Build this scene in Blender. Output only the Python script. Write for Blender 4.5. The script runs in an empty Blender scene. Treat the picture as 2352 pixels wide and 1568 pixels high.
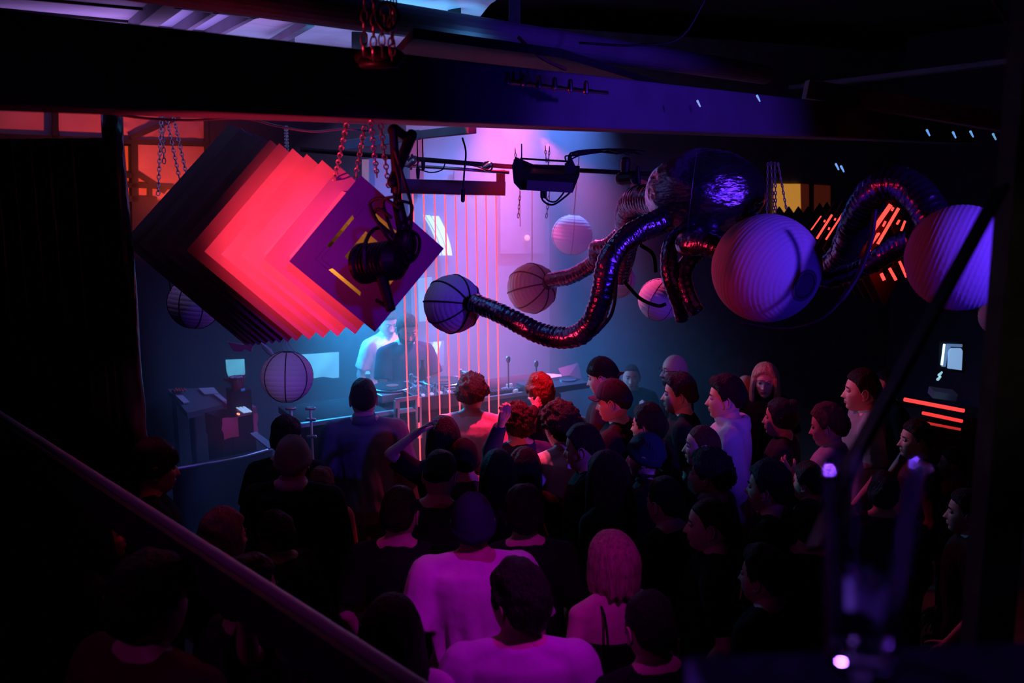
import bpy, math, random
import numpy as np
from mathutils import Vector, Matrix, Euler, noise
R = math.radians
PI = math.pi
random.seed(11)
scene = bpy.context.scene
COL = scene.collection

# ---------------------------------------------------------------- camera
FPX = 2200.0
cam_d = bpy.data.cameras.new('camera'); cam_d.lens = FPX / 2352 * 36.0; cam_d.sensor_width = 36.0
cam = bpy.data.objects.new('camera', cam_d); COL.objects.link(cam)
CAMZ = 3.2
CAMROT = (Matrix.Rotation(R(90 - 10.4), 3, 'X') @ Matrix.Rotation(R(-0.6), 3, 'Z'))
cam.matrix_world = Matrix.Translation((0, 0, CAMZ)) @ CAMROT.to_4x4()
cam_d.clip_start = .05; cam_d.clip_end = 100
cam_d.dof.use_dof = True; cam_d.dof.focus_distance = 5.6; cam_d.dof.aperture_fstop = 2.4
scene.camera = cam

def ray(px, py):
    return CAMROT @ Vector(((px - 1176) / FPX, -(py - 784) / FPX, -1.0))
def P(px, py, d):                       # the point at distance d into the hall seen at that place of the photograph
    v = ray(px, py); return Vector((0, 0, CAMZ)) + v * (d / v.y)
def PZ(px, py, z):                      # the point at height z seen there
    v = ray(px, py); return Vector((0, 0, CAMZ)) + v * ((z - CAMZ) / v.z)
def PPL(px, py, o, n):                  # the point of a plane seen there
    v = ray(px, py); c = Vector((0, 0, CAMZ)); return c + v * ((o - c).dot(n) / v.dot(n))

# ---------------------------------------------------------------- materials
MATS = {}
def mat(name, col, rough=.6, metal=0.0, bump=0.0, bscale=40.0, var=0.0, vscale=6.0, emit=None, estr=0.0,
        trans=0.0, sheen=0.0, stretch=None, ior=1.45, alpha=None, spec=None, detail=4.0, wave=None):
    if name in MATS: return MATS[name]
    m = bpy.data.materials.new(name); m.use_nodes = True
    nt = m.node_tree; b = nt.nodes['Principled BSDF']
    b.inputs['Base Color'].default_value = (*col, 1); b.inputs['Roughness'].default_value = rough
    b.inputs['Metallic'].default_value = metal; b.inputs['IOR'].default_value = ior
    if spec is not None: b.inputs['Specular IOR Level'].default_value = spec
    if trans: b.inputs['Transmission Weight'].default_value = trans
    if sheen: b.inputs['Sheen Weight'].default_value = sheen
    if emit is not None:
        b.inputs['Emission Color'].default_value = (*emit, 1); b.inputs['Emission Strength'].default_value = estr
    if bump or var or wave:
        tc = nt.nodes.new('ShaderNodeTexCoord'); mp = nt.nodes.new('ShaderNodeMapping')
        nt.links.new(tc.outputs['Object'], mp.inputs['Vector'])
        if stretch: mp.inputs['Scale'].default_value = stretch
    if bump:
        n = nt.nodes.new('ShaderNodeTexNoise'); n.inputs['Scale'].default_value = bscale; n.inputs['Detail'].default_value = detail
        nt.links.new(mp.outputs[0], n.inputs['Vector'])
        bp = nt.nodes.new('ShaderNodeBump'); bp.inputs['Strength'].default_value = bump; bp.inputs['Distance'].default_value = .02
        nt.links.new(n.outputs['Fac'], bp.inputs['Height']); nt.links.new(bp.outputs[0], b.inputs['Normal'])
    if wave:
        w = nt.nodes.new('ShaderNodeTexWave'); w.bands_direction = wave[0]; w.inputs['Scale'].default_value = wave[1]
        w.inputs['Distortion'].default_value = wave[3] if len(wave) > 3 else 0
        nt.links.new(mp.outputs[0], w.inputs['Vector'])
        bp = nt.nodes.new('ShaderNodeBump'); bp.inputs['Strength'].default_value = wave[2]; bp.inputs['Distance'].default_value = .01
        nt.links.new(w.outputs['Fac'], bp.inputs['Height']); nt.links.new(bp.outputs[0], b.inputs['Normal'])
    if var:
        n2 = nt.nodes.new('ShaderNodeTexNoise'); n2.inputs['Scale'].default_value = vscale; n2.inputs['Detail'].default_value = 5
        nt.links.new(mp.outputs[0], n2.inputs['Vector'])
        cr = nt.nodes.new('ShaderNodeValToRGB')
        cr.color_ramp.elements[0].position = .3; cr.color_ramp.elements[1].position = .7
        cr.color_ramp.elements[0].color = (*[c * (1 - var) for c in col], 1)
        cr.color_ramp.elements[1].color = (*[min(1, c * (1 + var)) for c in col], 1)
        nt.links.new(n2.outputs['Fac'], cr.inputs['Fac']); nt.links.new(cr.outputs['Color'], b.inputs['Base Color'])
    MATS[name] = m
    return m

# ---------------------------------------------------------------- objects
def tag(o, label=None, cat=None, group=None, kind=None):
    if label: o['label'] = label
    if cat: o['category'] = cat
    if group: o['group'] = group
    if kind: o['kind'] = kind
    return o
def empty(name, loc=(0, 0, 0), rz=0.0, label=None, cat=None, group=None):
    o = bpy.data.objects.new(name, None); COL.objects.link(o); o.location = loc; o.rotation_euler = (0, 0, rz)
    o.empty_display_size = .1
    return tag(o, label, cat, group)

def frame_to(d, up=Vector((0, 0, 1))):
    d = d.normalized(); x = d.cross(up)
    if x.length < 1e-4: x = Vector((1, 0, 0))
    x.normalize(); y = x.cross(d).normalized()
    return x, y, d

class MB:
    def __init__(s): s.v = []; s.f = []; s.m = []
    def add(s, vs, fs, mi=0):
        o = len(s.v); s.v.extend([tuple(p) for p in vs])
        s.f.extend([tuple(i + o for i in f) for f in fs]); s.m.extend([mi] * len(fs)); return s
    def box(s, c, size, M=None, mi=0):
        hx, hy, hz = size[0] / 2, size[1] / 2, size[2] / 2
        vs = [Vector((x, y, z)) for z in (-hz, hz) for y in (-hy, hy) for x in (-hx, hx)]
        if M is not None: vs = [M @ p for p in vs]
        vs = [p + Vector(c) for p in vs]
        return s.add(vs, [(0, 2, 3, 1), (4, 5, 7, 6), (0, 1, 5, 4), (2, 6, 7, 3), (0, 4, 6, 2), (1, 3, 7, 5)], mi)
    def beam(s, a, b, w, h, up=Vector((0, 0, 1)), mi=0):       # square bar from a to b; w across, h along up
        a = Vector(a); b = Vector(b); x, y, d = frame_to(b - a, up)
        vs = []
        for p in (a, b):
            for sx, sy in ((-1, -1), (1, -1), (1, 1), (-1, 1)): vs.append(p + x * sx * w / 2 + y * sy * h / 2)
        return s.add(vs, [(3, 2, 1, 0), (4, 5, 6, 7), (0, 1, 5, 4), (1, 2, 6, 5), (2, 3, 7, 6), (3, 0, 4, 7)], mi)
    def rings(s, rings, cap=True, mi=0, closed=False):
        n = len(rings[0]); vs = [p for r in rings for p in r]; fs = []
        k = len(rings); last = k if closed else k - 1
        for i in range(last):
            j = (i + 1) % k
            for t in range(n):
                u = (t + 1) % n; fs.append((i * n + t, i * n + u, j * n + u, j * n + t))
        if cap and not closed:
            fs.append(tuple(range(n - 1, -1, -1))); fs.append(tuple((k - 1) * n + t for t in range(n)))
        return s.add(vs, fs, mi)
    def tube(s, pts, r, seg=8, mi=0, cap=True):
        pts = [Vector(p) for p in pts]; n = len(pts)
        rr = r if isinstance(r, (list, tuple)) else [r] * n
        rs = []; x = None
        for i, p in enumerate(pts):
            d = (pts[min(i + 1, n - 1)] - pts[max(i - 1, 0)])
            if d.length < 1e-7: d = Vector((0, 0, 1))
            d.normalize()
            if x is None: x, y, _ = frame_to(d)
            else:
                x = (x - d * x.dot(d))
                if x.length < 1e-5: x = frame_to(d)[0]
                x.normalize()
            y = d.cross(x)
            rs.append([p + (x * math.cos(2 * PI * t / seg) + y * math.sin(2 * PI * t / seg)) * rr[i] for t in range(seg)])
        return s.rings(rs, cap, mi)
    def ring(s, c, R_, r, nrm=Vector((0, 0, 1)), seg=24, sr=6, sx=1.0, sy=1.0, xd=None, mi=0):
        x, y, d = frame_to(Vector(nrm), xd or Vector((0, 0, 1)))
        rs = []
        for i in range(seg):
            a = 2 * PI * i / seg; o = x * math.cos(a) * sx + y * math.sin(a) * sy
            rd = o.normalized()
            rs.append([Vector(c) + o * R_ + (rd * math.cos(2 * PI * t / sr) + d * math.sin(2 * PI * t / sr)) * r for t in range(sr)])
        return s.rings(rs, mi=mi, closed=True)
    def ell(s, c, rad, M=None, seg=16, rg=10, mi=0):
        vs = []; fs = []
        for i in range(rg + 1):
            th = PI * i / rg
            for j in range(seg):
                ph = 2 * PI * j / seg
                p = Vector((rad[0] * math.sin(th) * math.cos(ph), rad[1] * math.sin(th) * math.sin(ph), rad[2] * math.cos(th)))
                if M is not None: p = M @ p
                vs.append(p + Vector(c))
        for i in range(rg):
            for j in range(seg):
                k = (j + 1) % seg
                if i == 0: fs.append((j, seg + j, seg + k))
                elif i == rg - 1: fs.append((i * seg + j, (i + 1) * seg + j, i * seg + k))
                else: fs.append((i * seg + j, (i + 1) * seg + j, (i + 1) * seg + k, i * seg + k))
        return s.add(vs, fs, mi)
    def cap(s, a, b, ra, rb, seg=12, flat0=False, flat1=False, mi=0):  # tapered capsule
        a = Vector(a); b = Vector(b); x, y, d = frame_to(b - a); rs = []
        def rg_(c, r): return [c + (x * math.cos(2 * PI * t / seg) + y * math.sin(2 * PI * t / seg)) * r for t in range(seg)]
        if not flat0:
            for k in (80, 55, 30): rs.append(rg_(a - d * ra * math.sin(R(k)), ra * math.cos(R(k))))
        rs.append(rg_(a, ra)); rs.append(rg_(b, rb))
        if not flat1:
            for k in (30, 55, 80): rs.append(rg_(b + d * rb * math.sin(R(k)), rb * math.cos(R(k))))
        return s.rings(rs, True, mi)
    def eloft(s, sec, seg=20, mi=0, cap=True):     # elliptical sections (cx, cy, z, rx, ry)
        return s.rings([[Vector((c[0] + c[3] * math.cos(2 * PI * t / seg), c[1] + c[4] * math.sin(2 * PI * t / seg), c[2])) for t in range(seg)] for c in sec], cap, mi)
    def lathe(s, prof, c=(0, 0, 0), seg=32, M=None, mi=0, cap=True):   # profile of (r, z)
        rs = []
        for r, z in prof:
            row = []
            for t in range(seg):
                p = Vector((r * math.cos(2 * PI * t / seg), r * math.sin(2 * PI * t / seg), z))
                if M is not None: p = M @ p
                row.append(p + Vector(c))
            rs.append(row)
        return s.rings(rs, cap, mi)
    def prism(s, pts, off, mi=0):                  # polygon thickened by a vector
        pts = [Vector(p) for p in pts]; n = len(pts); q = [p + Vector(off) for p in pts]
        fs = [tuple(range(n)), tuple(range(2 * n - 1, n - 1, -1))] + [(i, i + n, (i + 1) % n + n, (i + 1) % n) for i in range(n)]
        return s.add(pts + q, fs, mi)
    def mesh(s, name):
        me = bpy.data.meshes.new(name); me.from_pydata(s.v, [], s.f); me.update(); return me
    def build(s, name, mats, parent=None, smooth=False, label=None, cat=None, group=None, kind=None, loc=None, rot=None, bevel=0.0):
        me = s.mesh(name)
        for m in (mats if isinstance(mats, (list, tuple)) else [mats]): me.materials.append(m)
        me.polygons.foreach_set('material_index', s.m)
        if smooth: me.polygons.foreach_set('use_smooth', [True] * len(me.polygons))
        me.update()
        o = bpy.data.objects.new(name, me); COL.objects.link(o)
        if parent is not None: o.parent = parent
        if loc is not None: o.location = loc
        if rot is not None: o.rotation_euler = rot
        if bevel:
            b = o.modifiers.new('bevel', 'BEVEL'); b.width = bevel; b.segments = 2; b.limit_method = 'ANGLE'
        return tag(o, label, cat, group, kind)

def recentre(o):            # puts a lone mesh's origin at the middle of its base
    me = o.data; n = len(me.vertices); a = np.empty(n * 3, dtype=np.float32); me.vertices.foreach_get('co', a); a = a.reshape(-1, 3)
    c = (a.min(0) + a.max(0)) / 2; c[2] = a[:, 2].min(); a -= c; me.vertices.foreach_set('co', a.ravel()); me.update()
    o.location = Vector(o.location) + Vector([float(t) for t in c]); return o

def lit(kind, name, loc, aim, col, power, size=.05, angle=60, blend=.6, sx=None, sy=None):
    L = bpy.data.lights.new(name, kind); L.color = col; L.energy = power
    if kind == 'SPOT': L.spot_size = R(angle); L.spot_blend = blend; L.shadow_soft_size = size
    elif kind == 'AREA':
        L.shape = 'RECTANGLE'; L.size = sx or size; L.size_y = sy or size
    else: L.shadow_soft_size = size
    o = bpy.data.objects.new(name, L); COL.objects.link(o); o.location = loc
    if aim is not None:
        d = Vector(aim) - Vector(loc); o.rotation_euler = d.to_track_quat('-Z', 'Y').to_euler()
    return o

def sm(a, b, x):            # smoothstep for arrays
    t = np.clip((x - a) / (b - a), 0, 1); return t * t * (3 - 2 * t)
def spline(pts, n=8):
    pts = [Vector(p) for p in pts]; out = []
    q = [pts[0] * 2 - pts[1]] + pts + [pts[-1] * 2 - pts[-2]]
    for i in range(1, len(q) - 2):
        for k in range(n):
            t = k / n; a, b, c, d = q[i - 1], q[i], q[i + 1], q[i + 2]
            out.append(.5 * ((2 * b) + (c - a) * t + (2 * a - 5 * b + 4 * c - d) * t * t + (3 * b - a - 3 * c + d) * t ** 3))
    out.append(pts[-1]); return out
# ================================================================ people
SKIN = {k: mat('skin_' + k, c, .5, bump=.05, bscale=200, spec=.4) for k, c in
        dict(pale=(.72, .50, .42), mid=(.58, .38, .30), tan=(.45, .28, .21)).items()}
M_EYE = mat('eye', (.55, .53, .5), .15); M_IRIS = mat('iris', (.03, .02, .015), .1); M_LIP = mat('lip', (.42, .16, .15), .4)
HAIRC = dict(black=(.012, .010, .010), dark=(.03, .018, .012), brown=(.09, .045, .025), blond=(.62, .47, .30), grey=(.25, .23, .22), red=(.2, .05, .02))
def hair_mat(k): return mat('hair_' + k, HAIRC[k], .55, bump=1.0, bscale=26, stretch=(5, 5, .7), var=.3, vscale=14, spec=.25)
def cloth(name, col, rough=.9): return mat('cloth_' + name, col, rough, bump=.35, bscale=14, var=.08, vscale=9, spec=.2, detail=3)
C_BLACK = cloth('black', (.010, .010, .012)); C_CHAR = cloth('charcoal', (.028, .028, .034)); C_NAVY = cloth('navy', (.02, .025, .06))
C_WHITE = cloth('white', (.70, .68, .70)); C_GREY = cloth('grey', (.26, .26, .29)); C_BLUE = cloth('blue_grey', (.10, .12, .17))
C_RED = cloth('red', (.5, .05, .03)); C_LAV = cloth('lavender', (.45, .42, .55)); C_JEAN = cloth('jean', (.03, .045, .09))
C_PURP = cloth('pale_violet', (.55, .5, .6)); C_TEAL = cloth('teal', (.02, .06, .07)); C_MAROON = cloth('maroon', (.10, .02, .03))
C_PANT = cloth('trouser', (.012, .012, .016)); M_SHOE = mat('shoe_leather', (.02, .02, .02), .5)

def head_grid(nu=72, nv=60, female=False, seed=0):
    """head surface on a grid: centre of the skull at the origin, looking to +Y"""
    az = np.linspace(-PI, PI, nu, endpoint=False); el = np.linspace(-PI / 2, PI / 2, nv)
    # finer rows over the face
    el = el - .18 * np.sin(2 * el) * .5
    A, E = np.meshgrid(az, el)
    ux = np.sin(A) * np.cos(E); uy = np.cos(A) * np.cos(E); uz = np.sin(E)
    low = sm(.05, -.95, uz)
    wx = .077 * (1 - (.34 if not female else .40) * low * (.45 + .55 * sm(-.2, .7, uy)))
    fy = np.where(uy > 0, .094 - .004 * low, .104 - .045 * low)
    sx = np.sign(ux) * np.abs(ux) ** .93
    x = wx * sx; y = fy * uy; z = .122 * uz
    y = y + .012 * low * sm(-.3, .6, uy)                      # jaw carried forward
    z = z - .006 * low * sm(0, .8, uy)
    f = sm(.25, .75, uy)                                        # only on the face
    g = lambda cx, cz, a, b: np.exp(-((x - cx) / a) ** 2 - ((z - cz) / b) ** 2)
    y = y - .006 * f * sm(-.6, .1, uz) * sm(.5, .2, uz)       # flatter face plane
    nz = np.clip((.022 - z) / .052, 0, 1) * sm(-.043, -.030, z)
    y = y + f * (.021 if female else .025) * nz ** 1.1 * np.exp(-(x / (.0085 + .006 * nz)) ** 2)
    y = y + f * .005 * (g(.011, -.029, .006, .007) + g(-.011, -.029, .006, .007))
    y = y - f * .011 * (g(.031, .013, .015, .011) + g(-.031, .013, .015, .011))
    y = y + f * (.0025 if female else .005) * (g(.028, .033, .022, .008) + g(-.028, .033, .022, .008))
    y = y + f * .005 * (g(.044, -.018, .018, .02) + g(-.044, -.018, .018, .02))
    y = y + f * (.0075 * g(0, -.053, .020, .0055) + .0085 * g(0, -.063, .017, .0055) - .004 * g(0, -.058, .022, .0022))
    y = y - f * .003 * g(0, -.075, .02, .005) + f * .009 * g(0, -.096, .018, .014)
    return A, E, np.stack([x, y, z], -1), (ux, uy, uz)

def grid_faces(nu, nv, off=0):
    fs = []
    for i in range(nv - 1):
        for j in range(nu):
            k = (j + 1) % nu
            fs.append((off + i * nu + j, off + i * nu + k, off + (i + 1) * nu + k, off + (i + 1) * nu + j))
    fs.append(tuple(off + j for j in range(nu - 1, -1, -1))); fs.append(tuple(off + (nv - 1) * nu + j for j in range(nu)))
    return fs

def head_part(female=False, hi=True):
    nu, nv = (84, 72) if hi else (52, 44)
    A, E, p, u = head_grid(nu, nv, female); mb = MB(); co = p.reshape(-1, 3)
    mb.add(co.tolist(), grid_faces(nu, nv))
    lips = []
    for i, fc in enumerate(mb.f):
        if len(fc) == 4:
            c = co[list(fc)].mean(0)
            lips.append(2 if (c[1] > .06 and abs(c[0]) < .024 * (1 - abs(c[2] + .058) / .02) and -.068 < c[2] < -.048) else 0)
        else: lips.append(0)
    mb.m = lips
    for s in (-1, 1):
        mb.ell((s * .031, .0735, .012), (.0135, .0125, .0125), mi=1, seg=14, rg=10)
        mb.ell((s * .031, .0845, .0115), (.0052, .0025, .0052), mi=3, seg=10, rg=6)
        # upper lid and brow
        mb.tube([(s * (.031 + t * .015), .0835 - abs(t) * .004 - max(0, t) * .004, .0195 - t * t * .006) for t in (-1, -.5, 0, .5, 1)], .0028, 6)
        mb.tube([(s * (.030 + t * .018), .0900 - max(0, t) * .009 - abs(t) * .002, .0335 - t * t * .004) for t in (-1, -.5, 0, .5, 1)], [.0018, .0032, .0034, .0026, .0012], 6, mi=4)
        # ear: rim, bowl and lobe
        M = Matrix.Rotation(R(-12 * 1), 3, 'X') @ Matrix.Rotation(R(s * -18), 3, 'Z')
        mb.ell((s * .0775, -.006, -.002), (.006, .016, .030), M=M, seg=12, rg=10)
        pts = []
        for k in range(13):
            a = R(-100 + 25 * k * .93); pts.append(Vector((s * (.084 + .002 * math.sin(a)), -.006 - .017 * math.cos(a), .000 + .030 * math.sin(a))))
        mb.tube(pts, .0038, 6)
        mb.ell((s * .080, -.001, -.030), (.004, .007, .008), seg=8, rg=6)
    return mb

def hair_shell(kind, female, seed, hi=True):
    nu, nv = (72, 60) if hi else (48, 40)
    A, E, p, (ux, uy, uz) = head_grid(nu, nv, female)
    a = np.abs(A)                                               # 0 front .. pi back
    line = np.interp(a, [0, .55, .95, 1.22, 1.42, 1.55, 1.75, 2.2, PI], [.60, .58, .50, .28, -.02, .02, .16, -.30, -.52])
    if kind in ('long', 'bob', 'bun'): line = np.interp(a, [0, .5, .9, 1.2, 1.5, 1.9, 2.2, PI], [.62, .56, .30, -.15, -.35, -.40, -.45, -.55])
    th = dict(short=.010, crop=.006, buzz=.003, mid=.018, curly=.036, long=.022, bob=.026, bun=.016, quiff=.018).get(kind, .012)
    mask = np.clip((uz - line + .03) / np.interp(a, [0, 1.2, 1.8, PI], [.08, .08, .22, .34] if kind in ('short', 'crop', 'quiff', 'buzz') else [.08, .10, .12, .16]), 0, 1); mask = mask * mask * (3 - 2 * mask)
    n = np.zeros_like(mask)
    sc = 38 if kind == 'curly' else 26
    for i in range(nv):
        for j in range(nu):
            q = Vector((ux[i, j], uy[i, j], uz[i, j]))
            if kind in ('long', 'bob', 'bun'): q = Vector((A[i, j] * 3.2, uz[i, j] * .8, seed))
            else: q = q * (sc / 10)
            n[i, j] = noise.noise(q + Vector((seed * 3.1, 0, 0))) + (.8 * noise.noise(q * 2.6) if kind == 'curly' else .35 * noise.noise(q * 3.0))
    amp = dict(curly=.016, mid=.010, short=.005, quiff=.008, long=.007, bob=.007).get(kind, .003)
    t = mask * (th + amp * n) - .008 * (1 - mask)
    if kind == 'quiff': t = t + mask * .022 * sm(.2, .8, uy) * sm(.5, .9, uz)
    if kind in ('mid', 'short', 'quiff'): t = t + mask * .010 * sm(.3, 1, uz)
    d = np.stack([ux, uy, uz], -1)
    q = p + d * t[..., None]
    mb = MB(); mb.add(q.reshape(-1, 3).tolist(), grid_faces(nu, nv)); return mb

def locks(mb, kind, length, seed):
    rnd = random.Random(seed)
    n = 34
    for k in range(n):
        a = R(-122 + 244 * k / (n - 1)) + PI                      # round the back, open at the face
        dx, dy = math.sin(a), math.cos(a)
        L = length * rnd.uniform(.85, 1.08)
        if abs(((a - PI + PI) % (2 * PI)) - PI) > R(105): L *= .9
        x0, y0 = dx * .080, dy * .098 - .004
        side = abs(dx)
        pts = [(x0 * .75, y0 * .75, .075), (x0 * 1.12, y0 * 1.12, .02), (x0 * 1.22, y0 * 1.15, -.06)]
        zz = -.06
        while zz > -L:
            zz -= .05
            spread = 1.25 + (.25 if kind == 'long' else -.15) * min(1, (-zz - .06) / .2)
            pts.append((x0 * spread + rnd.uniform(-.006, .006), y0 * (1.15 if dy < 0 else 1.0) + rnd.uniform(-.006, .006) - (.02 if kind == 'long' and dy < .3 else 0), zz))
        m = len(pts); mb.tube(pts, [.012] + [.0145] * (m - 3) + [.010, .004], 7)
    return mb

def hat_mesh(kind, seed):
    nu, nv = 72, 48
    A, E, p, (ux, uy, uz) = head_grid(nu, nv, False)
    a = np.abs(A); d = np.stack([ux, uy, uz], -1)
    mb = MB()
    if kind == 'beanie':
        line = np.interp(a, [0, 1.5, PI], [.34, -.12, -.40]); mask = sm(-.02, .05, uz - line)
        band = mask * (1 - sm(.26, .34, uz - line))
        t = mask * (.013 + .006 * band + .0022 * np.sin(A * 34)) - .012 * (1 - mask)
        q = p + d * t[..., None]; q[..., 2] += mask * .008 * sm(.2, 1, uz); q[..., 1] -= mask * .010 * sm(.2, 1, uz)
        mb.add(q.reshape(-1, 3).tolist(), grid_faces(nu, nv))
    else:
        line = np.interp(a, [0, 1.5, PI], [.42, .16, -.02]); mask = sm(-.02, .04, uz - line)
        t = mask * (.014 - .0025 * np.exp(-(np.sin(A * 3) / .12) ** 2)) - .012 * (1 - mask)
        q = p + d * t[..., None]; q[..., 2] += mask * .010 * sm(.2, 1, uz)
        mb.add(q.reshape(-1, 3).tolist(), grid_faces(nu, nv))
        mb.ell((0, -.005, .145), (.008, .008, .005), seg=10, rg=6)
    return mb
def brim_mesh(back=False):
    mb = MB(); top = []; bot = []
    s = -1 if back else 1
    rows = []
    for i in range(7):
        r = i / 6; row = []
        for k in range(15):
            t = -1 + 2 * k / 14
            x = t * (.068 - .006 * r); y = s * (.078 * math.sqrt(max(0, 1 - (t * .86) ** 2)) + .062 * r * (1 - .35 * t * t) + .008)
            z = .052 - (.0 if not back else .03) - .012 * r - .016 * t * t
            row.append(Vector((x, y, z)))
        rows.append(row)
    vs = [p for r_ in rows for p in r_] + [p + Vector((0, 0, .004)) for r_ in rows for p in r_]
    fs = []; n = 15; o = 7 * n
    for i in range(6):
        for k in range(n - 1):
            q = (i * n + k, i * n + k + 1, (i + 1) * n + k + 1, (i + 1) * n + k); fs.append(q[::-1]); fs.append(tuple(t + o for t in q))
    for k in range(n - 1):
        fs.append((6 * n + k, 6 * n + k + 1, o + 6 * n + k + 1, o + 6 * n + k)); fs.append((k + 1, k, o + k, o + k + 1))
    for i in range(6):
        fs.append((i * n, (i + 1) * n, o + (i + 1) * n, o + i * n)); fs.append(((i + 1) * n + n - 1, i * n + n - 1, o + i * n + n - 1, o + (i + 1) * n + n - 1))
    mb.add(vs, fs); return mb
def beard_mesh(female, seed):
    nu, nv = 72, 60
    A, E, p, (ux, uy, uz) = head_grid(nu, nv, female); a = np.abs(A); x, y, z = p[..., 0], p[..., 1], p[..., 2]
    m = sm(1.6, 1.3, a) * sm(-.028, -.045, z + .35 * np.maximum(0, .035 - np.abs(x)) * 0) * sm(-.02, .2, uy)
    m = m * (1 - np.exp(-(x / .024) ** 4 - ((z + .058) / .010) ** 4))
    m = np.maximum(m, sm(1.5, 1.3, a) * sm(1.05, 1.2, a) * sm(.02, -.01, z))
    n = np.array([[noise.noise(Vector((x[i, j], y[i, j], z[i, j])) * 70) for j in range(nu)] for i in range(nv)])
    t = m * (.010 + .005 * n) - .008 * (1 - m)
    q = p + np.stack([ux, uy, uz], -1) * t[..., None]
    mb = MB(); mb.add(q.reshape(-1, 3).tolist(), grid_faces(nu, nv)); return mb

# ---- hands: fingers along +Y from the wrist at the origin, back of the hand +Z, thumb on +X
def hand_parts(curl, spread=.25):
    mb = MB()
    mb.cap((0, -.03, 0), (0, .02, 0), .026, .028, 14)
    M = Matrix.Rotation(0, 3, 'X')
    for k in range(4):                                   # metacarpal ridges make the palm
        x = .028 - k * .0185; mb.cap((x * .55, .015, 0), (x, .082 - .004 * abs(k - 1), .002), .015, .0125, 10)
    mb.ell((0, .05, -.006), (.036, .042, .013))
    lens = [(.042, .026, .020), (.046, .029, .022), (.043, .027, .021), (.034, .021, .018)]
    for k in range(4):
        x = .028 - k * .0185; p = Vector((x, .084 - .004 * abs(k - 1), .002)); ang = R(4) + curl * R(22 + 3 * k)
        sp = R((1.5 - k) * spread * 22)
        for i, L in enumerate(lens[k]):
            d = Vector((math.sin(sp) * math.cos(ang), math.cos(sp) * math.cos(ang), -math.sin(ang)))
            q = p + d * L; r0 = .0092 - .0008 * i - (.0008 if k == 3 else 0); mb.cap(p, q, r0, r0 - .0007, 10); p = q
            ang += curl * R(48 - 6 * i) + R(4)
    p = Vector((.022, .012, -.006)); d = Vector((.66, .70, -.20 - .3 * curl)).normalized()
    for i, L in enumerate((.042, .032, .025)):
        q = p + d * L; mb.cap(p, q, .0135 - .002 * i, .0118 - .002 * i, 10); p = q
        d = (d + Vector((-.28 * (.4 + curl), .18, -.25 * curl))).normalized()
    return mb
HANDS = {}
TEMP = []     # (key, object) waiting for their voxel skin
def voxel_later(mb, size, smooth=4):
    me = mb.mesh('tmp'); o = bpy.data.objects.new('tmp', me); COL.objects.link(o)
    r = o.modifiers.new('r', 'REMESH'); r.mode = 'VOXEL'; r.voxel_size = size; r.use_smooth_shade = True
    if smooth:
        s = o.modifiers.new('s', 'SMOOTH'); s.iterations = smooth; s.factor = .5
    return o
def harvest(objs):
    dg = bpy.context.evaluated_depsgraph_get(); dg.update(); out = []
    for o in objs:
        me = bpy.data.meshes.new_from_object(o.evaluated_get(dg)); n = len(me.vertices)
        co = np.empty(n * 3, dtype=np.float32); me.vertices.foreach_get('co', co)
        fs = [tuple(p.vertices) for p in me.polygons]
        out.append((co.reshape(-1, 3).astype(float), fs)); bpy.data.meshes.remove(me)
    for o in objs:
        me = o.data; bpy.data.objects.remove(o); bpy.data.meshes.remove(me)
    return out

TORSO = [(.84, .150, .105, 0), (.93, .170, .118, -.005), (1.02, .158, .110, 0), (1.12, .143, .104, .004), (1.22, .152, .112, .006),
         (1.32, .168, .118, .004), (1.40, .178, .110, 0), (1.455, .165, .090, -.008), (1.495, .112, .072, -.012), (1.53, .064, .060, -.010)]
def armset(name, s, B):
    """elbow and wrist for one arm, in the person's own frame, from the shoulder"""
    S = Vector((s * B['sw'], -.005, 1.430))
    t = dict(down=((.06, -.03, -.28), (.075, .05, -.52)), relaxed=((.075, -.05, -.27), (.05, .10, -.49)),
             drink=((.07, -.02, -.27), (-.04, .21, -.20)), chest=((.08, .03, -.26), (-.10, .22, -.12)),
             fold=((.08, .08, -.25), (-.12, .20, -.22)), pocket=((.11, -.07, -.26), (.03, .06, -.46)),
             deck=((.06, .12, -.25), (.0, .36, -.33)), ear=((.13, .16, -.10), (-.04, .12, .15)),
             raised=((.20, .18, .02), (.22, .33, .24)), neck=((.12, .2, -.15), (-.02, .10, .08)))[name]
    e, w = Vector(t[0]), Vector(t[1]); e.x *= s; w.x *= s
    return S, S + e, S + w

PEOPLE = []
def person(px, py, label, h=1.75, yaw=None, head_yaw=0.0, head_pitch=0.0, head_roll=0.0, hair='short', hc='dark', hlen=.3, female=False,
           top=C_BLACK, sleeve='short', top_name='t_shirt', skin='mid', arms=('relaxed', 'relaxed'), hand=('relaxed', 'relaxed'),
           hat=None, hat_mat=None, brim=None, beard=False, glasses=False, collar=None, hood=False, strap=False, lean=0.0, build=1.0,
           z0=0.0, d=None, bag=1.0, near=False, bottoms=C_PANT, hand_pts=None, extra=None, lower=True):
    PEOPLE.append(dict(locals()))

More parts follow.
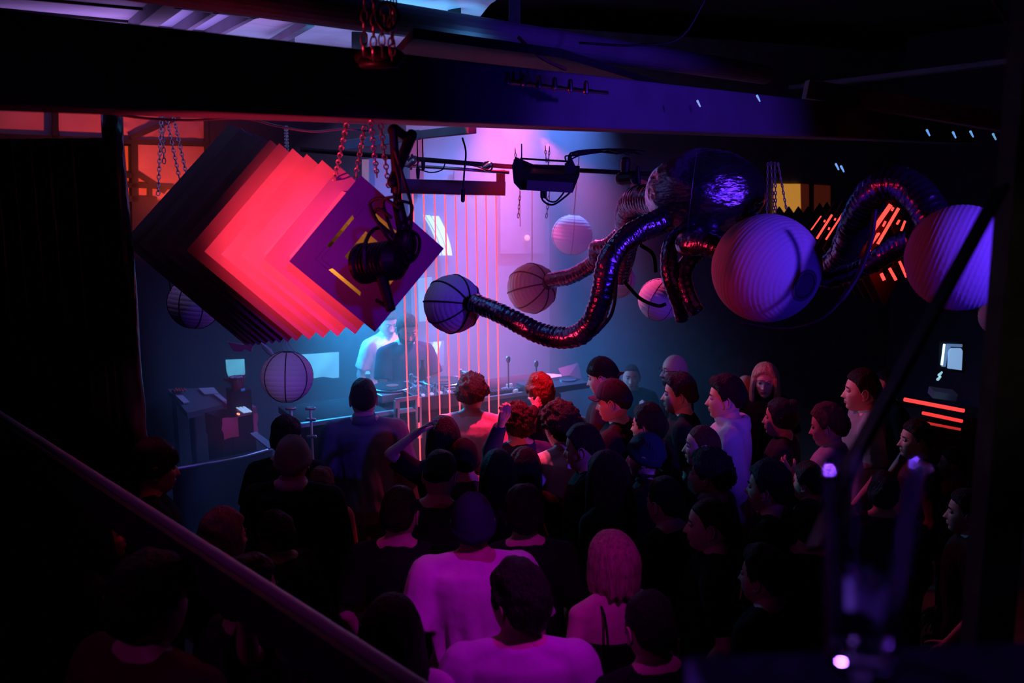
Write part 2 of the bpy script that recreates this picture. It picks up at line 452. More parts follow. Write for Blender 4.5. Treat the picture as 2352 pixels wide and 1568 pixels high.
DJ_AT = Vector((-.9, 7.7, 0))
def make_people():
    todo = []; hkeys = [('relaxed', .35, .2), ('grip', 1.0, .0), ('open', .05, .8), ('fist', 1.35, .0)]
    hobjs = [voxel_later(hand_parts(c, s), .0036, 2) for _, c, s in hkeys]
    for k, (co, fs) in zip(hkeys, harvest(hobjs)): HANDS[k[0]] = (co, fs)
    for q in PEOPLE:
        sc = q['h'] / 1.78; hz = (1.632) * sc + q['z0']
        if q['d']: w = P(q['px'], q['py'], q['d']); q['z0'] = q['z0'] if q['z0'] else 0.0; loc = Vector((w.x, w.y, q['z0'])); sc = (w.z - q['z0']) / 1.632
        else: w = PZ(q['px'], q['py'], hz); loc = Vector((w.x, w.y, q['z0']))
        to = DJ_AT - loc
        yaw = R(q['yaw']) if q['yaw'] is not None else math.atan2(-to.x, to.y)
        lean = q['lean']
        fwd = Vector((-math.sin(yaw), math.cos(yaw), 0))
        loc = loc - fwd * (lean * .7 * sc)
        q.update(sc=sc, loc=loc, yawr=yaw)
        B = dict(sw=(.165 if q['female'] else .185) * q['build'])
        q['Mi'] = (Matrix.Translation(loc) @ Matrix.Rotation(yaw, 4, 'Z') @ Matrix.Scale(sc, 4)).inverted()
        def lw(p): return Vector((p[0], p[1] + lean * max(0, p[2] - .95), p[2]))
        joints = []
        for i, s in enumerate((-1, 1)):
            a = q['arms'][i]
            if isinstance(a, str): S, Eb, W = [lw(t) for t in armset(a, s, B)]
            else:
                S = lw(Vector((s * B['sw'], -.005, 1.430)))
                Eb = q['Mi'] @ P(*a[0]); W = q['Mi'] @ P(*a[1])
                # keep the bones at human length
                v = (Eb - S); Eb = S + v.normalized() * min(max(v.length, .24), .32)
                v = (W - Eb); W = Eb + v.normalized() * min(max(v.length, .22), .28)
            joints.append((S, Eb, W))
        q['joints'] = joints
        wfac = (.92 if q['female'] else 1.0) * q['build']
        vs = .010 if q['near'] else .014
        # ---- body: trunk, neck, arms, legs as one skin
        mb = MB()
        mb.eloft([(0, lw((0, c, z))[1], z, rx * wfac, ry * wfac) for z, rx, ry, c in TORSO], 20)
        hp = Vector((0, .024 + lean * .70, 1.632))
        nb = lw((0, -.012, 1.44)); mb.cap(nb, hp + Vector((0, -.022, -.065)), .066 if not q['female'] else .052, .060 if not q['female'] else .049)
        for s in (-1, 1): mb.cap(lw((s * .035, -.025, 1.515)), lw((s * .150 * wfac, -.015, 1.462)), .044, .040)
        for (S, Eb, W) in joints:
            a = .9 if q['female'] else 1.0
            mb.cap(lw((S.x * .55, -.01, 1.455)), S, .055, .058 * a); mb.cap(S, Eb, .054 * a, .040 * a); mb.cap(Eb, W, .041 * a, .026 * a)
        for s in (-1, 1):
            mb.cap((s * .085, 0, .90), (s * .095, .012, .50), .088, .058); mb.cap((s * .095, .012, .50), (s * .10, -.015, .10), .058, .038)
        q['o_body'] = voxel_later(mb, vs, 4)
        # ---- top
        mb = MB(); g = .016 * q['bag'] + .004
        if not q['strap']:
            sec = [(0, lw((0, c, z))[1], z, rx * wfac + g * (1.35 if z < 1.15 else 1.0), ry * wfac + g * (1.3 if z < 1.15 else 1.0)) for z, rx, ry, c in TORSO[:8]]
            sec.append((0, lw((0, -.012, 1.498))[1], 1.498, .102 * wfac, .080)); sec.append((0, lw((0, -.012, 1.520))[1], 1.520, .074, .068))
        else:
            sec = [(0, lw((0, c, z))[1], z, rx * wfac + .008, ry * wfac + .008) for z, rx, ry, c in TORSO[:6]]
        mb.eloft(sec, 22)
        if not q['strap']:
            for s in (-1, 1): mb.cap(lw((s * .050, -.022, 1.500)), lw((s * .150 * wfac, -.012, 1.462)), .046, .046 + g * .4)
        for i, (S, Eb, W) in enumerate(joints):
            if q['strap']: continue
            a = .9 if q['female'] else 1.0; s = -1 if i == 0 else 1
            mb.cap(lw((S.x * .45, -.01, 1.44)), S + Vector((0, 0, -.004)), .064, .062 * a + g * .6)
            if q['sleeve'] == 'short':
                C = S + (Eb - S) * .78; mb.cap(S, C, .058 * a + g * .9, .055 * a + g * 1.0, flat1=True)
            elif q['sleeve'] == 'long':
                C = Eb + (W - Eb) * .93; mb.cap(S, Eb, .058 * a + g * .9, .048 * a + g * .8); mb.cap(Eb, C, .049 * a + g * .8, .033 * a + g * .5, flat1=True)
        if q['hood']:
            mb.ell(lw((0, -.085, 1.475)), (.11, .05, .05)); mb.ring(lw((0, -.02, 1.515)), .085, .026, seg=24, sr=8)
        q['o_top'] = voxel_later(mb, vs * 1.0, 3)
        mb = MB()
        if q['lower']:
            mb.eloft([(0, 0, .80, .165, .118), (0, -.004, .93, .176 * wfac, .126), (0, 0, 1.0, .160 * wfac, .114)], 18)
            for s in (-1, 1):
                mb.cap((s * .088, 0, .88), (s * .098, .012, .50), .094, .068); mb.cap((s * .098, .012, .50), (s * .10, -.012, .07), .067, .056, flat1=True)
            q['o_low'] = voxel_later(mb, .018, 2)
        if q['hair'] in ('long', 'bob'):
            mb = hair_shell(q['hair'], q['female'], len(todo), False); locks(mb, q['hair'], q['hlen'], len(todo)); q['o_hair'] = voxel_later(mb, .0062, 2)
        elif q['hair'] == 'bun':
            mb = hair_shell('bun', q['female'], len(todo), False); mb.ell((0, -.075, .095), (.045, .042, .038)); mb.ring((0, -.062, .083), .03, .006, nrm=(0, -.7, .6)); q['o_hair'] = voxel_later(mb, .0055, 1)
        todo.append(q)
    keys = [(q, k) for q in todo for k in ('o_body', 'o_top', 'o_low', 'o_hair') if k in q]
    res = harvest([q[k] for q, k in keys])
    for (q, k), r in zip(keys, res): q[k] = r
    heads = {(f, h): head_part(f, h) for f in (False, True) for h in (False, True)}
    for n, q in enumerate(todo):
        loc, sc, lean = q['loc'], q['sc'], q['lean']
        root = empty('person', loc, q['yawr'], q['label'], 'person', 'people on the dance floor' if q['z0'] < .1 else 'people behind the decks'); root.scale = (sc,) * 3
        hp = Vector((0, .024 + lean * .70, 1.632))
        HM = Matrix.Translation(hp) @ Matrix.Rotation(R(q['head_yaw']), 4, 'Z') @ Matrix.Rotation(R(q['head_pitch']), 4, 'X') @ Matrix.Rotation(R(q['head_roll']), 4, 'Y') @ Matrix.Scale(1.07, 4)
        A4 = np.array(HM)
        def hxf(vs):
            a = np.asarray(vs, dtype=float); return a @ A4[:3, :3].T + A4[:3, 3]
        co, fs = q['o_body']; body = MB(); body.v = co.tolist(); body.f = fs; body.m = [0] * len(fs)
        hd = heads[(q['female'], True)]
        o = len(body.v); body.v.extend(hxf(hd.v).tolist()); body.f.extend([tuple(i + o for i in f) for f in hd.f]); body.m.extend(hd.m)
        for i, s in enumerate((-1, 1)):
            S, Eb, W = q['joints'][i]; hk = q['hand'][i]; hco, hfs = HANDS[hk]
            d = (W - Eb).normalized()
            inward = Vector((-s, 0, 0)); zb = -(inward - d * inward.dot(d))           # back of the hand faces outward
            if q['hand_pts'] and q['hand_pts'][i]: zb = Vector(q['hand_pts'][i]); zb = zb - d * zb.dot(d)
            if zb.length < .05: zb = Vector((0, 0, 1)) - d * d.z
            zb.normalize(); xb = d.cross(zb)
            mir = 1.0
            # the thumb lies to the front of a hanging hand
            want = Vector((0, .3, 1)) if abs(d.z) < .7 else Vector((0, 1, 0))
            if xb.dot(want) < 0: mir = -1.0
            a = hco.copy() * (.92 if q['female'] else 1.0); a[:, 0] *= mir
            B3 = np.array([xb[:], d[:], zb[:]])
            a = a @ B3 + np.array((W + d * .012)[:])
            f2 = hfs if mir * 1 > 0 else [tuple(reversed(f)) for f in hfs]
            body_o = len(body.v); body.v.extend(a.tolist()); body.f.extend([tuple(t + body_o for t in f) for f in f2]); body.m.extend([0] * len(f2))
        body.build('body', [SKIN[q['skin']], M_EYE, M_LIP, M_IRIS, hair_mat(q['hc'])], root, True)
        # clothes with folds
        co, fs = q['o_top']; co = co.copy(); rz = Vector((n * 7.3, 0, 0))
        c0 = co.copy()
        for t in range(len(co)):
            v = Vector(c0[t]); zc = max(0, 1.36 - v.z)
            w = noise.noise(Vector((v.x * 9, v.y * 9, v.z * 3.2)) + rz) * .017 + noise.noise(Vector((v.x * 24, v.y * 24, v.z * 8)) + rz) * .007
            w += (abs(noise.noise(Vector((v.x * 15 + v.z * 1.5, v.y * 15, v.z * 2.0)) + rz)) - .2) * .030 * min(1, zc * 4)
            w *= min(1.0, .3 + zc * 3.0) * (.6 + .5 * q['bag'])
            r = Vector((v.x, v.y, 0)); l = r.length or 1; co[t, 0] += r.x / l * w; co[t, 1] += r.y / l * w
        mb = MB(); mb.v = co.tolist(); mb.f = fs; mb.m = [0] * len(fs); mb.build(q['top_name'], q['top'], root, True)
        if 'o_low' in q:
            co, fs = q['o_low']; mb = MB(); mb.v = co.tolist(); mb.f = fs; mb.m = [0] * len(fs); mb.build('trousers', q['bottoms'], root, True)
            for s in (-1, 1):
                mb = MB(); mb.cap((s * .10, -.035, .045), (s * .115, .13, .032), .044, .030, 14); mb.box((s * .107, .045, .010), (.085, .25, .02)); mb.build('shoe', M_SHOE, root, True)
        hm = hair_mat(q['hc'])
        if 'o_hair' in q:
            co, fs = q['o_hair']; mb = MB(); mb.v = hxf(co).tolist(); mb.f = fs; mb.m = [0] * len(fs); mb.build('hair', hm, root, True)
        elif q['hair'] not in ('bald', None):
            mb = hair_shell(q['hair'], q['female'], n + 3, q['near']); mb.v = hxf(mb.v).tolist(); mb.build('hair', hm, root, True)
        if q['beard']:
            mb = beard_mesh(q['female'], n); mb.v = hxf(mb.v).tolist(); mb.build('beard', hm, root, True)
        if q['hat']:
            mb = hat_mesh(q['hat'], n); mb.v = hxf(mb.v).tolist(); ho = mb.build(q['hat'], q['hat_mat'] or C_BLACK, root, True)
            if q['brim']:
                mb = brim_mesh(q['brim'] == 'back'); mb.v = hxf(mb.v).tolist(); mb.build('brim', q['hat_mat'] or C_BLACK, ho, True)
        if q['glasses']:
            mb = MB()
            for s in (-1, 1):
                mb.ring((s * .032, .098, .012), .021, .0022, nrm=(0, 1, 0), seg=20, sr=6, sy=.82)
                mb.tube([(s * .053, .096, .016), (s * .076, .06, .016), (s * .083, -.005, .014)], .002, 6)
            mb.tube([(-.011, .099, .016), (0, .102, .018), (.011, .099, .016)], .002, 6)
            mb.v = hxf(mb.v).tolist(); mb.build('glasses', mat('black_plastic', (.01, .01, .01), .3), root, True)
        if q['collar']:
            mb = MB(); c = Vector((0, -.012 + lean * .55, 1.512)); rs = []
            for k in range(25):
                a = R(115 - 360 + 310 * k / 24) ; o = Vector((math.cos(a), math.sin(a), 0))
                rs.append([c + o * .066 + Vector((0, 0, .004)), c + o * .062 + Vector((0, 0, .040)), c + o * .070 + Vector((0, 0, .044)), c + o * .098 + Vector((0, 0, -.006)), c + o * .09 + Vector((0, 0, -.010))])
            mb.rings(rs); mb.build('collar', q['collar'], root, True)
        if q['strap']:
            for s in (-1, 1):
                mb = MB(); mb.tube([(s * .080, -.122, 1.30), (s * .085, -.118, 1.38), (s * .088, -.095, 1.46), (s * .090, -.02, 1.515), (s * .086, .07, 1.46), (s * .078, .13, 1.32)], .0055, 6); mb.build('strap', C_BLACK, root, True)
        if q['extra']: q['extra'](q, root)
        q['root'] = root
# ================================================================ the hall
UP = Vector((0, 0, 1))
M_WOODF = mat('floor_boards', (.10, .06, .045), .45, bump=.2, bscale=3, stretch=(1, 14, 1), var=.35, vscale=5)
M_DARK = mat('dark_paint', (.016, .016, .020), .8, bump=.15, bscale=12, var=.3)
M_BLK = mat('black_metal', (.012, .012, .014), .45, bump=.05, bscale=30)
M_BEAM = mat('beam_paint', (.16, .15, .19), .72, bump=.25, bscale=9, stretch=(1, 1, 1), var=.15, vscale=4)
M_PLASTER = mat('plaster_wall', (.42, .36, .40), .9, bump=.2, bscale=7, var=.2, vscale=2)
M_SHEET = mat('plastic_sheeting', (.55, .52, .58), .38, bump=1.0, bscale=1.6, stretch=(1, 2.5, 1), detail=2)
M_BOARD = mat('painted_boards', (.45, .42, .5), .8, bump=.1, bscale=5, var=.1)
M_CHROME = mat('steel', (.55, .55, .58), .3, metal=1.0)

mb = MB(); mb.box((0, 7, -.05), (22, 22, .1)); mb.build('floor', M_WOODF, kind='structure')
D0 = PZ(690, 972, 1.45); D1 = PZ(1300, 886, 1.45)
U = (D1 - D0); U.z = 0; U.normalize(); N = Vector((-U.y, U.x, 0))     # U along the decks, N away from the crowd
def ST(a, b, z): return Vector((D0.x, D0.y, 0)) + U * a + N * b + UP * z
DM = Matrix((U, N, UP)).transposed()                                 # rotation of the stage
WB = 2.45                                                             # back wall behind the decks
wo = ST(0, WB, 0)
def wallslab(name, a, b, z0, z1, m=M_DARK, off=.12, **k):
    a = Vector(a); b = Vector(b); n = Vector((-(b - a).y, (b - a).x, 0)).normalized()
    mb = MB(); mb.prism([(a.x, a.y, z0), (b.x, b.y, z0), (b.x, b.y, z1), (a.x, a.y, z1)], n * off); return mb.build(name, m, kind='structure', **k)
def WP(px, py, off=0.0): return PPL(px, py, ST(0, WB - off, 0), N)
# back wall pieces seen through the photograph: dark, with the lit bay on the right of the decks
pa = WP(945, 700); a_bay = (pa - wo).dot(U); pb = WP(1262, 600); b_bay = (pb - wo).dot(U)
pc = WP(265, 330); c_win = (pc - wo).dot(U); pd = WP(472, 330); d_win = (pd - wo).dot(U)
L0 = -3.4
def wpt(a): return ST(a, WB, 0)
CEILZ = 4.0
wallslab('wall_back', wpt(L0), wpt(a_bay), 0, 2.95)
wallslab('wall_back_bay', wpt(a_bay), wpt(b_bay), 0, 4.2, M_PLASTER)
wallslab('wall_back_right', wpt(b_bay), wpt(9.0), 0, 4.6, mat('brick_wall', (.10, .10, .14), .85, bump=.5, bscale=10, var=.3))
wallslab('wall_back_upper', wpt(d_win), wpt(a_bay), 2.95, 4.3)
E0 = wpt(9.0); E1 = E0 - N * 14
wallslab('wall_end', E0, E1, 0, 4.8, mat('end_wall', (.035, .03, .05), .9, bump=.2, bscale=5, var=.3))
S0 = wpt(L0)
wallslab('wall_left', S0 - N * 9, S0, 0, 4.4)
# ceiling
mb = MB(); mb.box((0, 7, 4.95), (22, 22, .1)); mb.build('ceiling', mat('dark_ceiling', (.03, .022, .028), .85, bump=.3, bscale=4, var=.4, vscale=2), kind='structure')
WN = (PZ(0, -120, CEILZ), PZ(1165, -60, CEILZ), PZ(1180, 45, CEILZ), PZ(905, 128, CEILZ), PZ(640, 118, CEILZ), PZ(-200, 118, CEILZ))

def slab_px(name, pts, z, m, th=.03, **k):
    mb = MB(); mb.prism([PZ(x, y, z) for x, y in pts], (0, 0, th)); return mb.build(name, m, **k)
def strip_fabric(name, c, nu=60, nv=24, amp=.03, seed=1, m=None, freq=3.0, **k):   # hanging or stretched sheet with folds between four corners
    c = [Vector(p) for p in c]; n = (c[1] - c[0]).cross(c[3] - c[0]).normalized(); vs = []; rows = []
    for side in (0, 1):
        for j in range(nv + 1):
            v = j / nv
            for i in range(nu + 1):
                u = i / nu; p = (c[0] * (1 - u) + c[1] * u) * (1 - v) + (c[3] * (1 - u) + c[2] * u) * v
                w = noise.noise(Vector((p.dot(c[1] - c[0]) * freq, v * 1.2 + seed, seed))) + .5 * noise.noise(Vector((u * 14 * freq / 3, v * 5, seed + 5)))
                vs.append(p + n * (amp * w + side * .004))
    o = (nu + 1) * (nv + 1); fs = []
    for j in range(nv):
        for i in range(nu):
            a = j * (nu + 1) + i; q = (a, a + 1, a + nu + 2, a + nu + 1); fs.append(q); fs.append(tuple(t + o for t in q[::-1]))
    mb = MB(); mb.add(vs, fs); return mb.build(name, m or M_SHEET, smooth=True, **k)

# roof lining at the upper left: pale boards, two glazed lights, crumpled sheeting
o = slab_px('ceiling_boards', [(-250, -140), (600, -140), (400, 0), (318, 66), (318, 130), (-250, 130)], CEILZ, M_BOARD, kind=None, label='pale grooved roof boards at the top left above the big beam', cat='roof boards'); recentre(o)
mb = MB()
for (x0, y0, x1, y1) in ((-100, -18, 380, 26), (-100, 12, 350, 55)): mb.beam(PZ(x0, y0, CEILZ - .006), PZ(x1, y1, CEILZ - .006), .02, .012)
mb.build('roof_batten', M_DARK, label='pair of thin dark battens across the pale roof boards', cat='roof battens')
sk = empty('skylight', PZ(440, 60, CEILZ), 0, 'glazed roof light of two blue panes beside the pale roof boards', 'skylight')
def addto(parent, name, mb, m, **k):
    o = mb.build(name, m, parent, **k); o.matrix_parent_inverse = Matrix.Translation(-parent.location) if not parent.parent else Matrix.Identity(4); return o
M_PANE = mat('frosted_pane', (.40, .46, .60), .5, bump=.1, bscale=20)
for pts in ([(345, 65), (405, 10), (485, 14), (405, 70)], [(412, 72), (500, 14), (575, 26), (475, 80)]):
    mb = MB(); mb.prism([PZ(x, y, CEILZ) for x, y in pts], (0, 0, .02)); addto(sk, 'pane', mb, M_PANE)
mb = MB()
for a, b, w in (((316, 62), (400, -4), .10), ((322, 68), (478, 84), .03), ((403, 74), (496, 12), .03), ((476, 82), (582, 24), .03), ((398, 0), (590, 26), .03)):
    mb.beam(PZ(*a, CEILZ - .03), PZ(*b, CEILZ - .03), w, .07)
addto(sk, 'window_frame', mb, M_BEAM)
c = [PZ(470, 118, CEILZ + .05), PZ(860, 150, CEILZ + .05), PZ(1250, 20, CEILZ + .05), PZ(560, 0, CEILZ + .05)]
c = [PZ(440, 140, CEILZ + .06), PZ(960, 170, CEILZ + .06), PZ(1165, -30, CEILZ + .06), PZ(640, -60, CEILZ + .06)]
o = strip_fabric('roof_sheeting', c, 90, 40, .05, 3, freq=1.6, label='crumpled translucent sheeting under the roof, lit pale blue', cat='plastic sheeting'); recentre(o)
# roof rafters seen across the sheeting
def bar(name, pts, w, h, m, label, cat, group=None):
    mb = MB(); mb.beam(*pts, w, h); o = mb.build(name, m, label=label, cat=cat, group=group, bevel=.004); return recentre(o)
bar('rafter', (PZ(612, 108, 3.98), PZ(712, 50, 3.98)), .05, .05, M_BEAM, 'thin pale rafter crossing the sheeting left of the chain bundle', 'rafter')
bar('strut', (P(665, 125, 6.4), P(664, 76, 6.4)), .06, .06, M_BEAM, 'short upright strut between the big beam and the thin rafter', 'strut')
bar('strut', (P(826, 150, 6.4), P(826, 75, 6.4)), .09, .09, M_DARK, 'short dark upright strut just left of the chain bundle', 'strut')
bar('strut', (P(1044, 45, 5.6), P(1044, -30, 5.6)), .07, .07, M_DARK, 'dark upright strut above the rounded upper beam at the top edge', 'strut')
bar('strut', (P(1182, 62, 5.6), P(1182, -30, 5.6)), .065, .065, mat('perforated_steel', (.05, .05, .06), .5, bump=.5, bscale=30), 'perforated steel upright at the top, right of the lit sheeting', 'strut')
# the big painted beam and the beam above it
bd = Vector((.83, 1.0, 0)).normalized()
def beamline(x0, y0, z, t0, t1): return Vector((x0, y0, z)) + bd * t0, Vector((x0, y0, z)) + bd * t1
q0 = P(0, 240, 2.6)
mb = MB(); bp_ = Vector((-bd.y, bd.x, 0)); a = Vector((q0.x, q0.y, q0.z + .123)) + bp_ * .15; mb.beam(a - bd * 1.6, a + bd * 9.5, .30, .246)
o = mb.build('ceiling_beam', M_BEAM, label='big painted timber beam running across the whole picture from upper left', cat='beam', bevel=.012); recentre(o)
q1 = PZ(784, 64, 3.84)
mb = MB(); a = Vector((q1.x, q1.y, 3.84 + .075)); rs = []
x_, y_, d_ = frame_to(bd)
for t in (-3.5, 4.5):
    rs.append([a + bd * t + x_ * .09 * math.cos(2 * PI * k / 20) + y_ * .078 * math.sin(2 * PI * k / 20) for k in range(20)])
mb.rings(rs); o = mb.build('ceiling_beam', M_BEAM, smooth=False, label='rounded upper beam above the big beam, red along its underside', cat='beam'); recentre(o)
# cross beams in the dark at the right
bar('ceiling_beam', (PZ(1560, 232, 4.1), PZ(2500, 120, 4.1)), .16, .05, M_BEAM, 'faint purple edged beam sloping up to the right above the big beam', 'beam')
bar('ceiling_beam', (P(1850, 205, 7.5), P(2420, 300, 7.5)), .12, .14, M_BEAM, 'dim blue beam sloping down at the far right above the big beam', 'beam')
# dark valance panel behind the chains (matte board above the lamps)
mb = MB(); mb.prism([PZ(905, 135, 3.7), PZ(950, 88, 3.7), PZ(1290, 132, 3.7), PZ(1560, 215, 3.7), PZ(1290, 205, 3.7)], (0, 0, .04))
o = mb.build('roof_panel', M_DARK, label='black roof panel between the two beams right of the chain bundle', cat='panel'); recentre(o)
# white window ledge pieces beneath the beam above the stage
bar('trim_1', (P(790, 334, 6.0), P(965, 309, 6.0)), .04, .06, M_BOARD, None, None); bpy.data.objects['trim_1']['kind'] = 'structure'
bar('trim_2', (P(952, 311, 6.1), P(1085, 296, 5.3)), .05, .05, M_BOARD, None, None); bpy.data.objects['trim_2']['kind'] = 'structure'

# windows of coloured sheet at the left under the beam
def winpoly(name, pts, m, off=.0, th=.02):
    mb = MB(); mb.prism([WP(x, y, off) for x, y in pts], N * th); return mb.build(name, m, kind='structure')
M_RSHEET = mat('coloured_sheet', (.62, .34, .30), .55, bump=.6, bscale=2.2, var=.12, vscale=3, detail=2)
M_YSHEET = mat('yellow_sheet', (.75, .48, .10), .6, bump=.3, bscale=3)
winpoly('window_1', [(-160, 215), (118, 236), (122, 312), (-160, 300)], M_RSHEET)
winpoly('window_2', [(132, 236), (238, 244), (240, 318), (136, 312)], M_RSHEET)
cw = [WP(262, 322), WP(472, 330), WP(472, 225), WP(262, 225)]
o = strip_fabric('window_sheet', cw, 70, 30, .035, 8, M_RSHEET, freq=2.2, label='crumpled sheet lit orange red in the upper window at the left', cat='plastic sheeting'); recentre(o)
winpoly('window_3', [(314, 332), (472, 337), (472, 460), (314, 460)], M_RSHEET)
winpoly('window_4', [(264, 335), (302, 335), (302, 470), (264, 470)], M_YSHEET)
winpoly('window_5', [(264, 470), (300, 470), (300, 560), (264, 560)], M_RSHEET)
mb = MB()
def wbar(a, b, w): mb.beam(WP(*a, .04), WP(*b, .04), w, .05, up=N)
wbar((127, 200), (127, 330), .045); wbar((252, 200), (262, 560), .08); wbar((256, 325), (480, 330), .035); wbar((308, 325), (312, 560), .055)
wbar((472, 240), (474, 360), .03); wbar((300, 318), (412, 268), .04); wbar((264, 403), (306, 403), .04); wbar((310, 395), (380, 440), .045); wbar((264, 424), (400, 430), .04)
wbar((264, 455), (360, 458), .05); wbar((345, 430), (345, 458), .03); wbar((-100, 312), (262, 325), .06)
mb.build('trim_3', M_DARK, kind='structure')
# window in the end wall on the right
EW = lambda px, py, off=.0: WP(px, py, off + .01)
def ewpoly(name, pts, m, off=.01, **k):
    mb = MB(); mb.prism([EW(x, y, off) for x, y in pts], -N * .015); return mb.build(name, m, kind='structure', **k)
M_AMBER = mat('amber_window', (.8, .45, .12), .6, emit=(1.0, .42, .06), estr=.42)
M_DIM = mat('dim_amber_window', (.3, .1, .05), .6, emit=(.35, .05, .02), estr=.10)
ewpoly('window_6', [(1776, 422), (1836, 422), (1838, 500), (1776, 500)], M_AMBER)
ewpoly('window_7', [(1838, 422), (1856, 423), (1856, 500), (1838, 500)], M_DIM)
ewpoly('window_8', [(1870, 424), (1905, 426), (1905, 500), (1870, 500)], M_DIM)
# stage platform
mb = MB(); mb.box(ST(1.1, .75, .10), (6.6, 3.3, .20), DM); mb.build('floor_stage', mat('stage_boards', (.03, .025, .03), .6, bump=.2, bscale=4, var=.3), kind='structure')
# black curtain wall at the left, standing on the hall floor
cl = [P(-260, 300, 4.9), P(266, 312, 5.0)]
vs = []; nu = 150; A_, B_ = cl
nn = Vector((-(B_ - A_).y, (B_ - A_).x, 0)).normalized()
mb = MB(); rows = []
for j in range(31):
    z = 3.36 * j / 30; row = []
    for i in range(nu + 1):
        u = i / nu; p = A_ * (1 - u) + B_ * u; s = .035 * math.sin(u * 68 + 1.2 * math.sin(u * 11)) + .03 * noise.noise(Vector((u * 9, z * 1.1, 3))) + .012 * noise.noise(Vector((u * 30, z * 5, 3)))
        row.append(Vector((p.x, p.y, z)) + nn * s)
    rows.append(row)
vs = [p for r_ in rows for p in r_] + [p + nn * .01 for r_ in rows for p in r_]; k = nu + 1; o_ = 31 * k; fs = []
for j in range(30):
    for i in range(nu): q = (j * k + i, j * k + i + 1, (j + 1) * k + i + 1, (j + 1) * k + i); fs.append(q); fs.append(tuple(t + o_ for t in q[::-1]))
mb.add(vs, fs); o = mb.build('curtain', mat('black_plastic_sheet', (.010, .009, .012), .32, bump=.6, bscale=5, stretch=(2, 2, .6)), smooth=True, label='tall black plastic curtain hanging down the left side', cat='curtain'); recentre(o)
mb = MB(); pts = []
for j in range(24):
    z = 3.5 * j / 23; b = P(283, 600, 4.95); pts.append(Vector((b.x + .02 * noise.noise(Vector((z * 2.1, 0, 9))), b.y, z)))
mb.tube(pts, [.055 + .018 * noise.noise(Vector((z * 3.7, 5, 1))) for z in range(24)], 12)
o = mb.build('post', mat('wrapped_post', (.02, .018, .024), .22, bump=1.0, bscale=11, stretch=(1, 1, .35)), smooth=True, label='post wrapped in black plastic at the edge of the left curtain', cat='post'); recentre(o)
# right hand post and slanting brace beside the balcony
b0 = P(2312, 480, 2.05)
mb = MB(); mb.box((b0.x + .035, b0.y, 2.45), (.085, .085, 4.9)); o = mb.build('post', mat('weathered_post', (.10, .095, .075), .75, bump=.6, bscale=8, var=.6, vscale=7), label='weathered upright timber post at the right edge', cat='post', bevel=.006); recentre(o)
mb = MB(); mb.beam(P(2300, 430, 2.0), P(1968, 1040, 1.62), .012, .036, up=Vector((0, 1, 0))); mb.beam(P(1968, 1040, 1.62), P(1870, 1260, 1.5), .012, .036, up=Vector((0, 1, 0)))
o = mb.build('brace', M_BLK, label='black slanting brace from the right post down behind the beer glass', cat='brace'); recentre(o)
# handrail across the lower left
HZ = 2.05
r0, r1 = PZ(0, 952, HZ), PZ(950, 1566, HZ); rd = (r1 - r0).normalized()
hr = empty('handrail', (r0 + r1) / 2, 0, 'round metal handrail slanting across the lower left corner', 'handrail')
mb = MB(); mb.tube([r0 - rd * .5, r0, (r0 + r1) / 2, r1, r1 + rd * 1.2], .0165, 16); addto(hr, 'rail', mb, mat('rail_metal', (.42, .42, .45), .42, metal=.1, bump=.05, bscale=40), smooth=True)
mb = MB(); mb.beam(r0 - rd * .5 - UP * .10, r1 + rd * 1.2 - UP * .10, .02, .13); addto(hr, 'guard_board', mb, mat('rail_board', (.03, .03, .045), .7))
for t in (-.4, .55):
    p = r1 + rd * t * 1.0 if t > 0 else r0 + rd * t
    mb = MB(); mb.cap((p.x, p.y, 0), (p.x, p.y, HZ - .01), .018, .018, flat0=True, flat1=True); addto(hr, 'post', mb, M_BLK)
# ledge under the glass
g0 = PZ(1978, 1530, 2.765)
mb = MB(); mb.box((g0.x + .30, g0.y - .26, 2.745), (.86, .62, .04), Matrix.Rotation(R(4), 3, 'Z')); o = mb.build('ledge', mat('ledge_top', (.003, .003, .003), 1.0, bump=.1, bscale=30, spec=0.0), label='black balcony ledge along the lower right corner under the beer glass', cat='ledge', bevel=.004); recentre(o)
mb = MB(); mb.box((g0.x + .30, g0.y - .30, 1.36), (.70, .06, 2.73)); o = mb.build('ledge_support', M_DARK, label='dark panel carrying the balcony ledge', cat='panel'); recentre(o)

def thin_glass(name, tint=(.93, .93, .96)):                   # thin walled glass: clear straight through, mirror-like towards its edges
    m = bpy.data.materials.new(name); m.use_nodes = True; nt = m.node_tree; nt.nodes.clear()
    o = nt.nodes.new('ShaderNodeOutputMaterial'); mx_ = nt.nodes.new('ShaderNodeMixShader'); t = nt.nodes.new('ShaderNodeBsdfTransparent'); g = nt.nodes.new('ShaderNodeBsdfGlossy'); f = nt.nodes.new('ShaderNodeFresnel')
    t.inputs['Color'].default_value = (*tint, 1); g.inputs['Roughness'].default_value = .05; f.inputs['IOR'].default_value = 1.5
    nt.links.new(f.outputs[0], mx_.inputs[0]); nt.links.new(t.outputs[0], mx_.inputs[1]); nt.links.new(g.outputs[0], mx_.inputs[2]); nt.links.new(mx_.outputs[0], o.inputs['Surface'])
    MATS[name] = m; return m
thin_glass('clear_glass')
